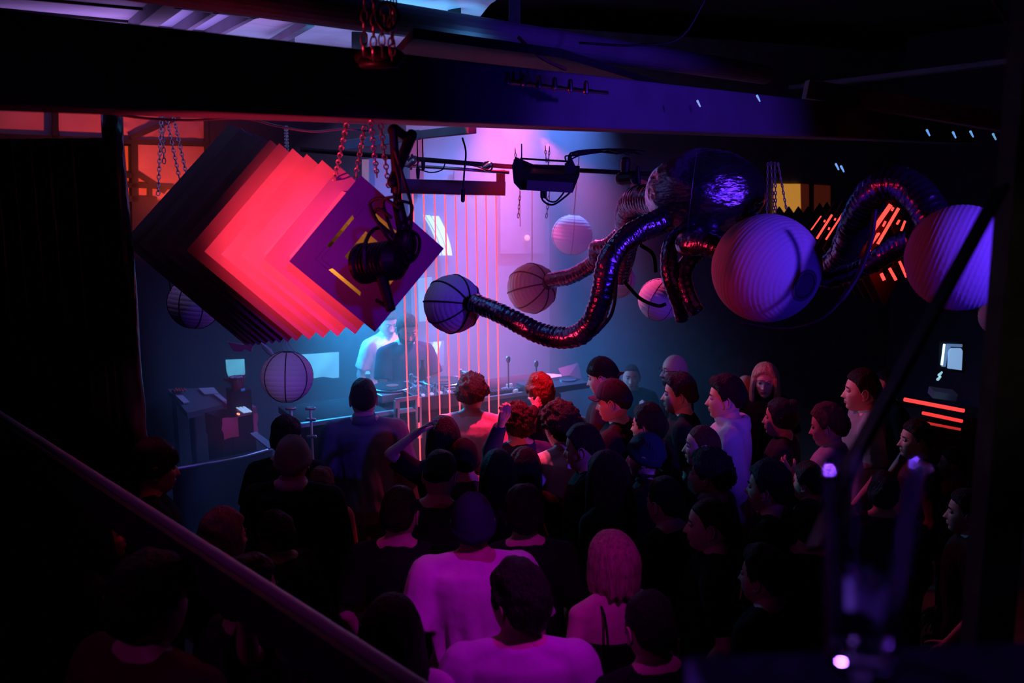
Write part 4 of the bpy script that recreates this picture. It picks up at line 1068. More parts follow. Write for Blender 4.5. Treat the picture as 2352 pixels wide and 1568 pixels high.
# ---- cable runs below the beam
rod('cable', spline([P(262, 262, 4.0), P(340, 272, 4.1), P(440, 276, 4.2), P(560, 272, 4.4), P(640, 290, 4.6), P(720, 302, 4.7), P(790, 296, 4.8), P(850, 300, 4.9)], 8), .0055, mat('grey_cable', (.4, .4, .45), .5), 'pale cable strung along under the big beam over the sculpture', 'cable')
rod('cable', spline([P(1190, 85, 4.6), P(1240, 130, 4.6), P(1300, 160, 4.7)], 8), .008, mat('red_cable', (.2, .05, .06), .6), 'cable slanting off the rounded upper beam', 'cable')
rod('cable', spline([P(1330, 98, 5.0), P(1450, 104, 5.0), P(1560, 88, 5.0), P(1625, -10, 5.0)], 8), .006, M_CABLE, 'slack cable hanging from the dark ceiling right of the upper beam', 'cable')
rod('cable', spline([P(2270, -20, 2.6), P(2315, 50, 2.6), P(2370, 130, 2.6)], 6), .006, mat('violet_cable', (.4, .35, .45), .6), 'thin line slanting across the top right corner', 'cable')
mb = MB(); rnd = random.Random(9)
for k in range(7):
    x = 1130 + k * 36; p = P(x, 186 + k * 4, 4.2); mb.cap(p, p + UP * .035, .014, .010); mb.tube([p, p + Vector((.1, .1, .0))], .01, 6)
recentre(mb.build('conduit_fittings', M_CHROME, label='row of small metal fittings on top of the big beam', cat='fittings'))
rod('conduit', [P(1120, 176, 4.6), P(1520, 224, 5.6)], .012, M_CHROME, 'metal conduit lying along the top of the big beam', 'conduit')
for k, (x, y) in enumerate(((1742, 226), (1605, 238), (2132, 305), (2192, 310), (2232, 308), (2284, 314), (1935, 388), (1923, 383))):
    mb = MB(); mb.cap(P(x - 3, y - 6, 5.0), P(x + 3, y + 6, 5.0), .006, .004); recentre(mb.build('festoon_bulb', mat('glint_emission', (.5, .8, .9), .1, emit=(.2, .65, .9), estr=.5 if k == 0 else .16), smooth=True, label=['bright cyan glass bulb on the big beam, right of the octopus cord', 'small clear bulb at the upper edge of the big beam', 'first tiny bulb in the dark at the far right of the beam', 'second tiny bulb in the dark at the far right', 'third tiny bulb in the dark at the far right', 'last tiny bulb in the dark near the right post', 'tiny bulb under the beam left of the high tentacle', 'fainter tiny bulb under the beam beside another'][k], cat='bulb', group='small bulbs strung on the beam'))  # glints put in as faint emission

# ---- decks
desk = empty('dj_desk', ST(1.0, .35, .28), math.atan2(U.y, U.x), 'long black deck table made of flight cases across the stage', 'desk')
def dpart(name, mb, m, parent=desk, **k): return addto2(parent, name, mb, m, **k)
def addto2(parent, name, mb, m, **k):
    o = mb.build(name, m, parent, **k); o.matrix_parent_inverse = parent_world(parent).inverted(); return o
def parent_world(p): return Matrix.Translation(p.location) @ p.rotation_euler.to_matrix().to_4x4()
M_CASE = mat('flight_case', (.035, .03, .04), .75, spec=.2, bump=.1, bscale=25, var=.15)
M_ALU = mat('aluminium_edge', (.65, .62, .66), .35, metal=.8)
LEN = (D1 - D0).length
mb = MB(); mb.box(ST(LEN / 2, .28, 1.425), (LEN, .56, .05), DM); dpart('desk_top', mb, M_CASE, bevel=.004)
mb = MB()
for a in (.08, LEN * .33, LEN * .66, LEN - .08): mb.box(ST(a, .29, .80), (.05, .50, 1.20), DM)
dpart('side_panel', mb, M_CASE)
for a0, a1, z0, z1 in ((.04, .66, .92, 1.39), (.70, 1.30, .92, 1.39), (1.34, LEN - .04, .92, 1.39), (.04, 1.0, .30, .88), (1.04, LEN - .04, .30, .88)):
    mb = MB(); mb.box(ST((a0 + a1) / 2, .03, (z0 + z1) / 2), (a1 - a0, .04, z1 - z0), DM); fp = dpart('front_panel', mb, M_CASE, bevel=.003)
mb = MB(); mb.beam(ST(0, -.012, 1.44), ST(LEN, -.012, 1.44), .03, .03); mb.beam(ST(0, -.012, .90), ST(LEN, -.012, .90), .02, .02); dpart('metal_edge', mb, M_ALU)
# amplifier front with rows of lit knobs
M_KNOB = mat('lit_knob', (.5, .08, .12), .4, emit=(1.0, .05, .12), estr=.35)
amp = empty('amplifier', ST(.38, -.02, 1.0), math.atan2(U.y, U.x), 'rack amplifier with rows of knobs in the left front of the desk', 'amplifier')
mb = MB(); mb.box(ST(.40, -.02, 1.17), (.56, .05, .38), DM); addto2(amp, 'case', mb, mat('amp_face', (.06, .05, .07), .45), bevel=.003)
for r_ in range(4):
    for c_ in range(9):
        mb = MB(); p = ST(.20 + c_ * .042, -.055, 1.22 - r_ * .035); mb.cap(p, p - N * .012, .009, .007, 8, flat0=True); addto2(amp, 'knob', mb, M_KNOB)
for k, (a, w) in enumerate(((.22, .06), (.36, .07), (.48, .05), (.60, .07))):
    mb = MB(); mb.box(ST(a, -.05, 1.30), (w, .012, .035), DM); addto2(amp, 'display', mb, mat('amp_display', (.5, .3, .4), .3, emit=(1.0, .15, .3), estr=.3))
# turntables
def turntable(px, py, label, z=1.47):
    c = PZ(px, py, 1.54); c.z = 1.45
    if label.startswith('left'): pass
    t = empty('turntable', c, math.atan2(U.y, U.x) + R(4), label, 'turntable', 'turntables on the desk')
    M3 = Matrix.Rotation(math.atan2(U.y, U.x) + R(4), 3, 'Z'); X = M3 @ Vector((1, 0, 0)); Y = M3 @ Vector((0, 1, 0))
    mb = MB(); mb.box(c + UP * .055, (.45, .35, .06), M3); addto2(t, 'plinth', mb, mat('turntable_silver', (.50, .50, .54), .35, metal=.5), bevel=.006)
    for sx in (-1, 1):
        for sy in (-1, 1): mb = MB(); mb.cap(c + X * .18 * sx + Y * .13 * sy, c + X * .18 * sx + Y * .13 * sy + UP * .03, .022, .02, flat0=True); addto2(t, 'foot', mb, M_BLK)
    mb = MB(); mb.lathe([(.001, .085), (.155, .085), (.162, .092), (.162, .100), (.155, .104), (.001, .104)], c - X * .05, 40); addto2(t, 'platter', mb, M_CHROME)
    mb = MB(); mb.lathe([(.001, .104), (.150, .104), (.150, .108), (.001, .108)], c - X * .05, 40); addto2(t, 'record', mb, mat('vinyl', (.012, .012, .014), .25))
    mb = MB(); mb.lathe([(.001, .108), (.048, .108), (.048, .1095), (.001, .1095)], c - X * .05, 24); addto2(t, 'record_label', mb, mat('record_label', (.6, .08, .08), .6))
    mb = MB(); b = c + X * .17 + Y * .11 + UP * .09; mb.cap(b - UP * .01, b + UP * .045, .024, .018); mb.tube([b + UP * .045, b + UP * .05 - Y * .12, b + UP * .038 - Y * .2 - X * .06], .006, 6); mb.box(b + UP * .030 - Y * .2 - X * .065, (.02, .04, .014), M3); addto2(t, 'tonearm', mb, M_CHROME)
    mb = MB(); mb.box(c + X * .195 - Y * .08 + UP * .087, (.02, .11, .006), M3); addto2(t, 'pitch_fader', mb, M_BLK)
    return t
turntable(915, 888, 'left turntable on a low riser in front of the performer')
turntable(1032, 876, 'right turntable beyond the mixer, nearer the red strings')
mc = PZ(985, 912, 1.5); mc.z = 1.45
mx = empty('mixer', mc, math.atan2(U.y, U.x), 'black mixer between the two turntables', 'mixer')
mb = MB(); mb.box(mc + UP * .05, (.32, .34, .10), DM); addto2(mx, 'body', mb, mat('mixer_body', (.05, .05, .07), .35), bevel=.005)
for i in range(4):
    for j in range(5): mb = MB(); p = mc + U * (-.105 + .07 * i) + N * (.12 - .05 * j) + UP * .10; mb.cap(p, p + UP * .018, .009, .007, 8, flat0=True); addto2(mx, 'knob', mb, M_CHROME)
for i in range(4): mb = MB(); mb.box(mc + U * (-.105 + .07 * i) - N * .135 + UP * .108, (.018, .03, .014), DM); addto2(mx, 'fader', mb, mat('fader_white', (.7, .7, .8), .4, emit=(.5, .4, 1), estr=.8))
# laptop stand frame with handles, left centre
st = empty('rack_frame', PZ(935, 1000, 1.45), 0, 'open white metal rack frame standing on the desk edge behind the red strings', 'rack frame')
fd = 6.75
mb = MB(); mb.beam(P(911, 920, fd), P(911, 990, fd), .035, .03, up=N); mb.beam(P(961, 912, fd), P(963, 1005, fd), .035, .03, up=N); mb.beam(P(908, 920, fd), P(964, 911, fd), .012, .03); addto(st, 'frame', mb, mat('white_metal', (.75, .7, .75), .4))
mb = MB(); mb.beam(P(911, 938, fd - .03), P(911, 968, fd - .03), .012, .01, up=N); mb.beam(P(962, 934, fd - .03), P(962, 970, fd - .03), .012, .01, up=N); addto(st, 'handle', mb, M_BLK)
mb = MB(); mb.box(P(937, 975, fd + .1), (.22, .2, .12), DM); addto(st, 'unit', mb, M_CASE)
mb = MB(); mb.prism([P(1016, 902, 7.0), P(1030, 900, 7.0), P(1031, 935, 6.9), P(1018, 937, 6.9)], N * .06); recentre(mb.build('monitor_box', mat('pink_box', (.6, .3, .35), .6), label='upright narrow box on the desk right of the mixer', cat='box'))
# bottle on the desk
def bottle(c, label, m, h=.24, group='bottles and glasses on the desk'):
    mb = MB(); mb.lathe([(.001, 0), (.031, 0), (.032, .02), (.032, h * .58), (.013, h * .78), (.0125, h * .97), (.015, h * .98), (.015, h), (.001, h)], c, 20)
    return mb.build('bottle', m, smooth=True, label=label, cat='bottle', group=group)
bottle(PZ(972, 893, 1.45) + UP * .0, 'dark red bottle standing between the two turntables', mat('bottle_glass', (.3, .03, .04), .15))
# mixing console ridge and gear at the right part of the desk
mb = MB()
for k in range(30):
    p = ST(1.32 + k * .024, .05, 1.455); mb.box(p + UP * .012, (.012, .06, .024), DM)
recentre(mb.build('patch_bay', mat('patch_bay', (.12, .08, .10), .4), label='long low patch bay with a toothed top along the right desk edge', cat='patch bay'))
ctl = empty('dj_controller', PZ(1270, 893, 1.45), math.atan2(U.y, U.x), 'flat controller at the right end of the desk, beside the laptop', 'controller'); cc = ctl.location.copy()
mb = MB(); mb.box(cc + UP * .03, (.5, .3, .05), DM); addto2(ctl, 'body', mb, mat('controller_body', (.08, .08, .10), .4), bevel=.005)
for s in (-1, 1): mb = MB(); mb.lathe([(.001, .055), (.07, .055), (.07, .066), (.001, .066)], cc + U * .14 * s, 28); addto2(ctl, 'jog_wheel', mb, M_CHROME)
mb = MB(); c = P(1285, 866, 7.9); mb.prism([P(1225, 873, 7.9), P(1252, 860, 8.3), P(1312, 864, 8.5), P(1290, 876, 8.0)], (0, 0, .012)); recentre(mb.build('paper_sheet', mat('paper_grey', (.5, .5, .6), .7), label='pale flat sheet lying behind the man with the raised collar', cat='sheet'))
lt = empty('laptop', P(1312, 872, 8.2), 0, 'open laptop seen edge on at the far right of the decks', 'laptop')
mb = MB(); mb.prism([P(1278, 876, 8.0), P(1334, 873, 8.3), P(1338, 880, 8.1), P(1282, 886, 7.9)], (0, 0, .015)); addto(lt, 'keyboard_base', mb, M_CASE)
mb = MB(); mb.prism([P(1282, 846, 8.2), P(1326, 834, 8.5), P(1336, 875, 8.4), P(1296, 876, 8.1)], (.01, .02, 0)); addto(lt, 'lid', mb, mat('laptop_lid', (.22, .18, .24), .4))
# stray gear dots on the desk
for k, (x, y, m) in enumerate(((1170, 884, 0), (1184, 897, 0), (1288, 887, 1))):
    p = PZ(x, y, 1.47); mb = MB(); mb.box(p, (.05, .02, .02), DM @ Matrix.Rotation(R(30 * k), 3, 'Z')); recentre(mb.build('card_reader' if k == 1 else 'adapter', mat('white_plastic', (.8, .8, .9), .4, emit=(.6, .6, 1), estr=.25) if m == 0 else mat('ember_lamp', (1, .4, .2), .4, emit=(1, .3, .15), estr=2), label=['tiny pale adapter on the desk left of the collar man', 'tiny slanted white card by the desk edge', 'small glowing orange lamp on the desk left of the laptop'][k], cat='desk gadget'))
for k, (x, h) in enumerate(((1168, 70), (1232, 60))):
    p = PZ(x, 895, 1.45); t = P(x, 895 - h, p.y); mb = MB(); mb.lathe([(.001, 0), (.06, 0), (.06, .012), (.001, .014)], p, 20); mb.tube([p, Vector((p.x, p.y, t.z))], .006, 6); mb.ell((p.x, p.y, t.z), (.018, .018, .03)); recentre(mb.build('desk_microphone', M_CHROME_D, label=['slim desk microphone just right of the strings', 'slim desk microphone behind the collar man'][k], cat='microphone'))
# chrome stands at the left end
for k, x in enumerate((671, 716)):
    p = PZ(x, 1068, .28) ; p = ST(-.12 + .24 * k, -.12, 0); t = P(x, 938, p.y)
    b_ = P(x, 1000, p.y); mb = MB(); mb.lathe([(.001, .0), (.13, .0), (.13, .015), (.02, .03), (.001, .03)], (b_.x, p.y, 0), 24); mb.tube([(b_.x, p.y, .02), (b_.x, p.y, t.z)], .009, 8)
    for z in (t.z, t.z - .08, t.z - .2): mb.cap((b_.x - .025, p.y, z), (b_.x + .025, p.y, z), .012, .012)
    recentre(mb.build('chrome_stand', M_CHROME_D, smooth=True, label=['thin chrome stand below the lantern, further left', 'thin chrome stand at the left end of the desk'][k], cat='stand'))

# ---- synthesiser table at the left
tb = P(480, 920, 7.3); sy = empty('synth_table', P(470, 930, 7.3), 0, 'table of dark synthesisers at the left of the stage', 'synth table')
def q4(name, pts, z, th, m, parent=sy):
    mb = MB(); mb.prism([PZ(x, y, z) for x, y in pts], (0, 0, -th)); return addto(parent, name, mb, m)
q4('table_top', [(385, 893), (490, 890), (527, 925), (430, 948)], 1.30, .05, mat('synth_top', (.14, .11, .14), .5, bump=.6, bscale=30, stretch=(20, 1, 1)))
mb = MB()
for x, y in ((400, 905), (510, 930), (440, 940)): p = PZ(x, y, 1.25); mb.beam((p.x, p.y, .0), (p.x, p.y, 1.25), .04, .04, up=Vector((0, 1, 0)))
addto(sy, 'table_leg', mb, M_BLK)
def sheetp(name, pts, z, m, label, cat, th=.012):
    mb = MB(); mb.prism([PZ(x, y, z) for x, y in pts], (0, 0, th)); return recentre(mb.build(name, m, label=label, cat=cat))
sheetp('keyboard_case', [(397, 904), (412, 902), (436, 926), (422, 928)], 1.305, mat('pale_case', (.55, .42, .48), .7), 'pale narrow strip at the left of the synthesiser table', 'case')
sheetp('paper_pad', [(456, 894), (491, 892), (503, 906), (470, 908)], 1.305, MATS['pale_case'], 'pale paper pad at the back of the synthesiser table', 'paper pad')
sheetp('paper_strip', [(491, 908), (503, 907), (524, 924), (515, 926)], 1.305, MATS['pale_case'], 'pale slanted strip in front of the paper pad', 'paper strip')
mb = MB(); rnd = random.Random(3)
for k in range(9): mb.cap(PZ(397 + k * 3.2, 898 - (k % 3) * 2, 1.33), PZ(400 + k * 3.2, 897 - (k % 2) * 4, 1.35), .012, .010, 6)
recentre(mb.build('red_cloth', mat('red_rag', (.7, .08, .06), .8), label='crumpled red cloth at the back left of the synthesiser table', cat='cloth'))
dm_ = empty('drum_machine', PZ(560, 945, 1.28), 0, 'bright small drum machine on the pink paper covered box', 'drum machine')
mb = MB(); mb.prism([PZ(512, 935, 1.3), PZ(556, 928, 1.3), PZ(590, 948, 1.28), PZ(546, 958, 1.28)], (0, 0, .05)); addto(dm_, 'body', mb, mat('drum_machine_red', (.35, .12, .2), .5))
for k in range(3):
    mb = MB(); mb.prism([PZ(532 + k * 8, 930 - k, 1.352), PZ(536 + k * 8, 929 - k, 1.352), PZ(565 + k * 7, 948 - k, 1.335), PZ(560 + k * 7, 949 - k, 1.335)], (0, 0, .006)); addto(dm_, 'light_strip', mb, mat('strip_glow', (.6, .8, 1), .4, emit=(.45, .75, 1.0), estr=.6))
mb = MB(); mb.cap(PZ(546, 950, 1.35), PZ(549, 951, 1.35), .008, .008); addto(dm_, 'indicator', mb, mat('ember_lamp', (1, .4, .2)))
M_PINK = mat('pink_paper', (.72, .20, .38), .85, bump=.3, bscale=12)
bxs = empty('paper_box', PZ(550, 975, 1.25), 0, 'box with a torn pink paper front under the drum machine', 'box')
fa = PZ(512, 962, 1.28); fb = PZ(590, 946, 1.28); dv = (fb - fa); mb = MB(); rnd = random.Random(2); pts = []
for k in range(9): pts.append(fa + dv * (k / 8) + UP * rnd.uniform(-.006, .006))
for k in range(5): pts.append(fb + dv.normalized() * rnd.uniform(-.01, .02) - UP * (.03 + .035 * k))
for k in range(9): pts.append(fb - dv * (k / 8) - UP * (.17 + rnd.uniform(-.008, .008)))
for k in range(5): pts.append(fa - dv.normalized() * rnd.uniform(-.01, .02) - UP * (.15 - .035 * k))
nb = Vector((-dv.y, dv.x, 0)).normalized(); mb.prism(pts, nb * .006); addto(bxs, 'paper_front', mb, M_PINK)
mb = MB(); mb.prism([fa + nb * .02, fb + nb * .02, fb + nb * .3, fa + nb * .3], (0, 0, -.17)); addto(bxs, 'box_body', mb, M_DARK)
mb = MB(); mb.prism([fa + nb * .04 - UP * .17, fb + nb * .04 - UP * .17, fb + nb * .28 - UP * .17, fa + nb * .28 - UP * .17], (0, 0, -(fa.z - .17))); addto(bxs, 'pedestal', mb, M_DARK)
# ice bucket with bottle
ib = empty('ice_bucket', P(546, 893, 7.4), 0, 'red lit ice bucket with bottle neck behind the synthesisers', 'bucket'); c = ib.location.copy()
mb = MB(); mb.lathe([(.001, 0), (.045, 0), (.062, .095), (.066, .10), (.058, .10), (.042, .01), (.001, .01)], c, 24); addto(ib, 'bucket', mb, mat('red_plastic', (.5, .08, .12), .25), smooth=True)
mb = MB()
for k in range(7): a = k * .9; mb.box(c + Vector((.03 * math.cos(a), .03 * math.sin(a), .09)), (.025, .022, .02), Matrix.Rotation(a, 3, 'X'))
addto(ib, 'ice', mb, mat('ice', (.8, .8, .9), .15))
mb = MB(); mb.cap(c + Vector((-.03, -.02, .06)), c + Vector((-.085, -.04, .09)), .022, .012); addto(ib, 'bottle_neck', mb, mat('bottle_glass', (.3, .03, .04), .15))
mb = MB(); mb.box((c.x, c.y + .02, c.z / 2), (.16, .16, c.z), DM); recentre(mb.build('side_table', M_DARK, label='black stand carrying the ice bucket', cat='stand'))
sheetp('coaster', [(553, 895), (562, 893), (563, 897), (554, 899)], c.z + .002, mat('cyan_plastic', (.2, .6, .75), .5), 'small cyan object right of the ice bucket', 'coaster', th=.008)
# slanting tape measure like strips
M_TAPE = mat('pale_tape', (.35, .55, .58), .6, wave=('X', 40, .4))
a, b = P(582, 994, 6.9), P(625, 1028, 6.3)
mb = MB(); mb.beam(a, b, .05, .01, up=Vector((0, -.3, 1))); recentre(mb.build('leaf_blade', M_TAPE, label='pale cyan blade sticking out from the pink paper box', cat='blade'))
mb = MB(); a, b = P(594, 784, 6.6), P(628, 816, 6.4); rs = []
mb.tube([a, a.lerp(b, .35), a.lerp(b, .75), b], [.002, .018, .022, .008], 6); recentre(mb.build('leaf_blade', M_TAPE, label='pale cyan leaf shaped blade above the lantern left of the decks', cat='blade'))
# zigzag red fabric flag under the sculpture
mb = MB(); mb.prism([P(522, 785, 6.6), P(560, 792, 6.6), P(566, 784, 6.6), P(572, 792, 6.6), P(582, 783, 6.6), P(577, 808, 6.6), P(562, 802, 6.6), P(555, 808, 6.6), P(536, 806, 6.6)], (0, .01, 0)); recentre(mb.build('pennant', mat('red_fabric', (.6, .2, .25), .8, bump=.4, bscale=10), label='crumpled red pennant below the back of the layered sculpture', cat='pennant'))
# low black platform edge in front of the left stage
mb = MB(); pts = spline([PZ(395, 1078, 1.0), PZ(470, 1065, 1.0), PZ(545, 1052, 1.0), PZ(625, 1030, 1.0)], 6); mb.tube(pts, .012, 8); recentre(mb.build('barrier_rail', M_CHROME_D, smooth=True, label='thin curved barrier rail in front of the synthesiser table', cat='rail'))
mb = MB(); pa_, pb_ = PZ(395, 1078, .98), PZ(625, 1030, .98); mb.prism([pa_, pb_, Vector((pb_.x, pb_.y, 0)), Vector((pa_.x, pa_.y, 0))], N * .04); recentre(mb.build('barrier', M_DARK, label='black panel under the curved barrier rail', cat='panel'))

# ---- panels, their light put in as emission, and ring on the back wall
def lightpanel(name, pts, label, col, e, cat='glowing panel', off=.03, seed=0, torn=0.0):
    P3 = [WP(x, y, off) for x, y in pts]; mb = MB(); mb.prism(P3, -N * .02)
    m = bpy.data.materials.get('lit_paper_%.2f' % e) or None
    if m is None:
        m = bpy.data.materials.new('lit_paper_%.2f' % e); m.use_nodes = True; nt = m.node_tree; b = nt.nodes['Principled BSDF']
        tc = nt.nodes.new('ShaderNodeTexCoord'); n = nt.nodes.new('ShaderNodeTexNoise'); n.inputs['Scale'].default_value = 4; n.inputs['Detail'].default_value = 3
        cr = nt.nodes.new('ShaderNodeValToRGB'); cr.color_ramp.elements[0].color = (*[c * .55 for c in col], 1); cr.color_ramp.elements[1].color = (*col, 1); cr.color_ramp.elements[0].position = .35; cr.color_ramp.elements[1].position = .6
        nt.links.new(tc.outputs['Object'], n.inputs['Vector']); nt.links.new(n.outputs['Fac'], cr.inputs['Fac']); nt.links.new(cr.outputs['Color'], b.inputs['Emission Color'])
        b.inputs['Emission Strength'].default_value = e; b.inputs['Base Color'].default_value = (.5, .6, .65, 1)
    return recentre(mb.build(name, m, label=label, cat=cat))
CY = (.10, .62, .85)
lightpanel('glowing_panel', [(518, 826), (560, 824), (562, 858), (550, 864), (540, 866), (528, 874), (520, 852)], 'torn glowing cyan panel behind the ice bucket', CY, 1.0)
lightpanel('glowing_panel', [(662, 816), (777, 808), (777, 866), (764, 867), (740, 864), (722, 867), (662, 866)], 'wide glowing cyan panel right of the low lantern', CY, 1.2)
lightpanel('glowing_panel', [(825, 803), (872, 797), (872, 855), (856, 856), (846, 858), (826, 858)], 'glowing cyan panel just left of the performer', CY, 1.2)
lightpanel('glowing_panel', [(958, 640), (990, 636), (992, 735), (962, 738)], 'tall pale panel behind the second red string', CY, .45)
lightpanel('glowing_panel', [(962, 788), (1018, 782), (1018, 838), (964, 842)], 'pale violet panel behind the middle strings', (.2, .38, .75), .30)
rg = empty('slat_ring', WP(860, 660, .06), 0, 'broken ring of white glowing curved slats behind the performer', 'slat ring')
M_RING = mat('ring_glow', (.8, .95, 1), .5, emit=(.55, .92, 1.0), estr=1.15)  # light falling on the white slats is put in as emission
def quad(parent, name, pts, m, off=.06, th=.02):
    mb = MB(); mb.prism([WP(x, y, off) for x, y in pts], -N * th); return addto(parent, name, mb, m)
def arc(x0, y0, x1, y1, w0, w1, bow, n=7):
    L_, R_ = [], []
    for k in range(n + 1):
        t = k / n; x = x0 + (x1 - x0) * t + bow * 4 * t * (1 - t); y = y0 + (y1 - y0) * t; w = w0 + (w1 - w0) * t; L_.append((x, y)); R_.append((x + w, y))
    return L_ + R_[::-1]
for q_ in (arc(971, 494, 1008, 586, 2, 4, 6), arc(977, 494, 1016, 586, 9, 8, 6), arc(991, 496, 1028, 586, 15, 9, 5), arc(996, 785, 969, 848, 7, 4, 3), arc(1006, 784, 983, 838, 6, 3, 3)):
    quad(rg, 'slat', q_, M_RING)
# coloured wall stripes above the decks
for k, (x0, x1, y0, y1, c, l) in enumerate(((830, 846, 366, 440, (.75, .5, .35), 'pale ochre'), (846, 860, 364, 440, (.12, .2, .35), 'slate blue'), (860, 905, 362, 470, (.42, .38, .5), 'pale lilac'), (940, 972, 312, 445, (.55, .05, .07), 'deep red'))):
    P3 = [WP(x0, y0, .03), WP(x1, y0, .03), WP(x1, y1, .03), WP(x0, y1, .03)]; mb = MB(); mb.prism(P3, -N * .015); recentre(mb.build('wall_board', mat('board_%d' % k, c, .8), label=l + ' painted board on the wall above the decks', cat='board'))
for k, (x0, x1, y0, y1, c, l) in enumerate(((1148, 1250, 395, 582, (.62, .32, .34), 'large salmon'), (1042, 1110, 388, 430, (.55, .22, .22), 'small red'))):
    P3 = [WP(x0, y0, .03), WP(x1, y0 + 6, .03), WP(x1, y1, .03), WP(x0, y1, .03)]; mb = MB(); mb.prism(P3, -N * .015); recentre(mb.build('wall_board', mat('boardb_%d' % k, c, .8, bump=.1, bscale=6, var=.1), label=l + ' board on the hazy wall right of the light bar', cat='board'))
mb = MB(); p = WP(1211, 546, .07); mb.ell(p, (.03, .03, .03)); recentre(mb.build('wall_bulb', mat('warm_bulb', (1, .5, .4), .4, emit=(1, .32, .26), estr=1.3), smooth=True, label='small warm bulb on the salmon board', cat='bulb'))
# ---- lit booth far right
fb_ = empty('screen', P(2188, 820, 8.0), 0, 'bright pale blue screen in a dark frame at the far right', 'screen')
def q3(parent, name, pts, d, m, th=.02):
    mb = MB(); mb.prism([P(x, y, d) for x, y in pts], (0, th, 0)); return addto(parent, name, mb, m)
M_SCR = mat('pale_screen', (.4, .6, .8), .4, emit=(.25, .45, .80), estr=.75)
q3(fb_, 'display', [(2180, 806), (2186, 800), (2208, 800), (2211, 806), (2209, 850), (2178, 846)], 8.0, M_SCR)
q3(fb_, 'top_pane', [(2176, 790), (2211, 791), (2210, 797), (2184, 796), (2178, 806), (2172, 842), (2164, 842)], 8.0, mat('dim_screen', (.3, .4, .6), .4, emit=(.12, .24, .50), estr=.6))
q3(fb_, 'frame', [(2158, 784), (2220, 786), (2216, 856), (2156, 852)], 8.06, M_BLK)
mb = MB(); mb.tube([P(2169, 790, 7.9), P(2163, 838, 7.9)], .009, 8); recentre(mb.build('light_tube', mat('white_tube', (.8, 1, 1), .4, emit=(.5, .95, 1.0), estr=3), label='short bright white tube beside the pale blue screen', cat='light tube'))
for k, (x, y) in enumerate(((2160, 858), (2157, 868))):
    mb = MB(); mb.cap(P(x - 3, y + 3, 7.9), P(x + 3, y - 3, 7.9), .012, .008); recentre(mb.build('glass_tumbler', mat('tumbler_glint_emission', (.6, .9, 1), .1, emit=(.4, .8, .9), estr=.7), label=['upper of two small glinting glasses under the screen', 'lower of two small glinting glasses under the screen'][k], cat='glass'))  # glint of each glass put in as emission
q = MB(); q.prism([P(2145, 898, 7.9), P(2200, 906, 7.9), P(2196, 922, 7.8), P(2142, 914, 7.8)], (0, .1, .02)); recentre(q.build('bar_counter', mat('counter_top', (.25, .28, .4), .3), label='dim bluish counter top between the screen and the red tubes', cat='counter'))
for k, (a, b, w) in enumerate((((2077, 917), (2214, 943), 9), ((2119, 948), (2210, 967), 8), ((2122, 970), (2206, 986), 6))):
    mb = MB(); r = w * .5 * 7.8 / FPX; mb.tube([P(*a, 7.8), P(*b, 7.8)], r, 8); recentre(mb.build('red_tube', mat('red_tube_glow%d' % k, (1, .1, .1), .4, emit=(1.0, .045, .045), estr=[1.5, 1.1, .45][k]), label=['top and longest of the three red light tubes at the right', 'middle red light tube at the right', 'lowest and dimmest red light tube at the right'][k], cat='light tube', group='red light tubes at the bar'))
mb = MB(); a0 = P(2060, 905, 8.3); mb.box((a0.x + .45, a0.y + .1, a0.z / 2 - .1), (1.3, .4, a0.z - .2)); recentre(mb.build('bar', M_DARK, label='dark bar front behind the red tubes at the right', cat='bar'))

# ---- beer glass on the ledge
gl = empty('beer_glass', (g0.x, g0.y, 2.766), 0, 'tall nearly empty beer glass standing on the ledge, out of focus, at the lower right', 'glass')
M_GLASS = MATS['clear_glass']
rb, rt, H = .0285, .043, .185
mb = MB(); out = [(.001, 0), (rb + .002, 0), (rb + .003, .006), (rb, .018)] + [(rb + (rt - rb) * ((z / H) ** 1.15), z) for z in (.04, .06, .08, .10, .12, .14, .16, .18)] + [(rt, H)]
inn = [(rt - .002, H)] + [(rb + (rt - rb) * ((z / H) ** 1.15) - .0024, z) for z in (.18, .16, .14, .12, .10, .08, .06, .04)] + [(rb - .004, .026), (.001, .022)]
prof = out + inn; mb.lathe(prof, (0, 0, 0), 48, cap=False); o = mb.build('glass_wall', M_GLASS, gl, True)
mb = MB(); seg = 60; prof_o = [(.001, .0225), (rb - .0042, .0265), (rb - .0015, .042), (rb + .0005, .055)]; rs = []
def fr_(r, z, k): return Vector((r * math.cos(2 * PI * k / seg), r * math.sin(2 * PI * k / seg), z))
for r_, z_ in prof_o: rs.append([fr_(r_, z_, k) for k in range(seg)])
tp = [.060 + .022 * noise.noise(Vector((math.cos(2 * PI * k / seg) * 1.6, math.sin(2 * PI * k / seg) * 1.6, 2))) + .006 * noise.noise(Vector((math.cos(2 * PI * k / seg) * 6, math.sin(2 * PI * k / seg) * 6, 2))) for k in range(seg)]
rs.append([fr_(rb + .0010, tp[k], k) for k in range(seg)]); rs.append([fr_(rb + .0002, tp[k] - .001, k) for k in range(seg)])
for r_, z_ in ((rb - .0010, .052), (rb - .0045, .040), (rb - .011, .031), (.001, .028)): rs.append([fr_(r_, z_, k) for k in range(seg)])
mb.rings(rs, cap=False); mb.build('foam', mat('beer_foam', (.62, .60, .72), .8, bump=.6, bscale=300), gl, True)
# ================================================================ the crowd
W = person
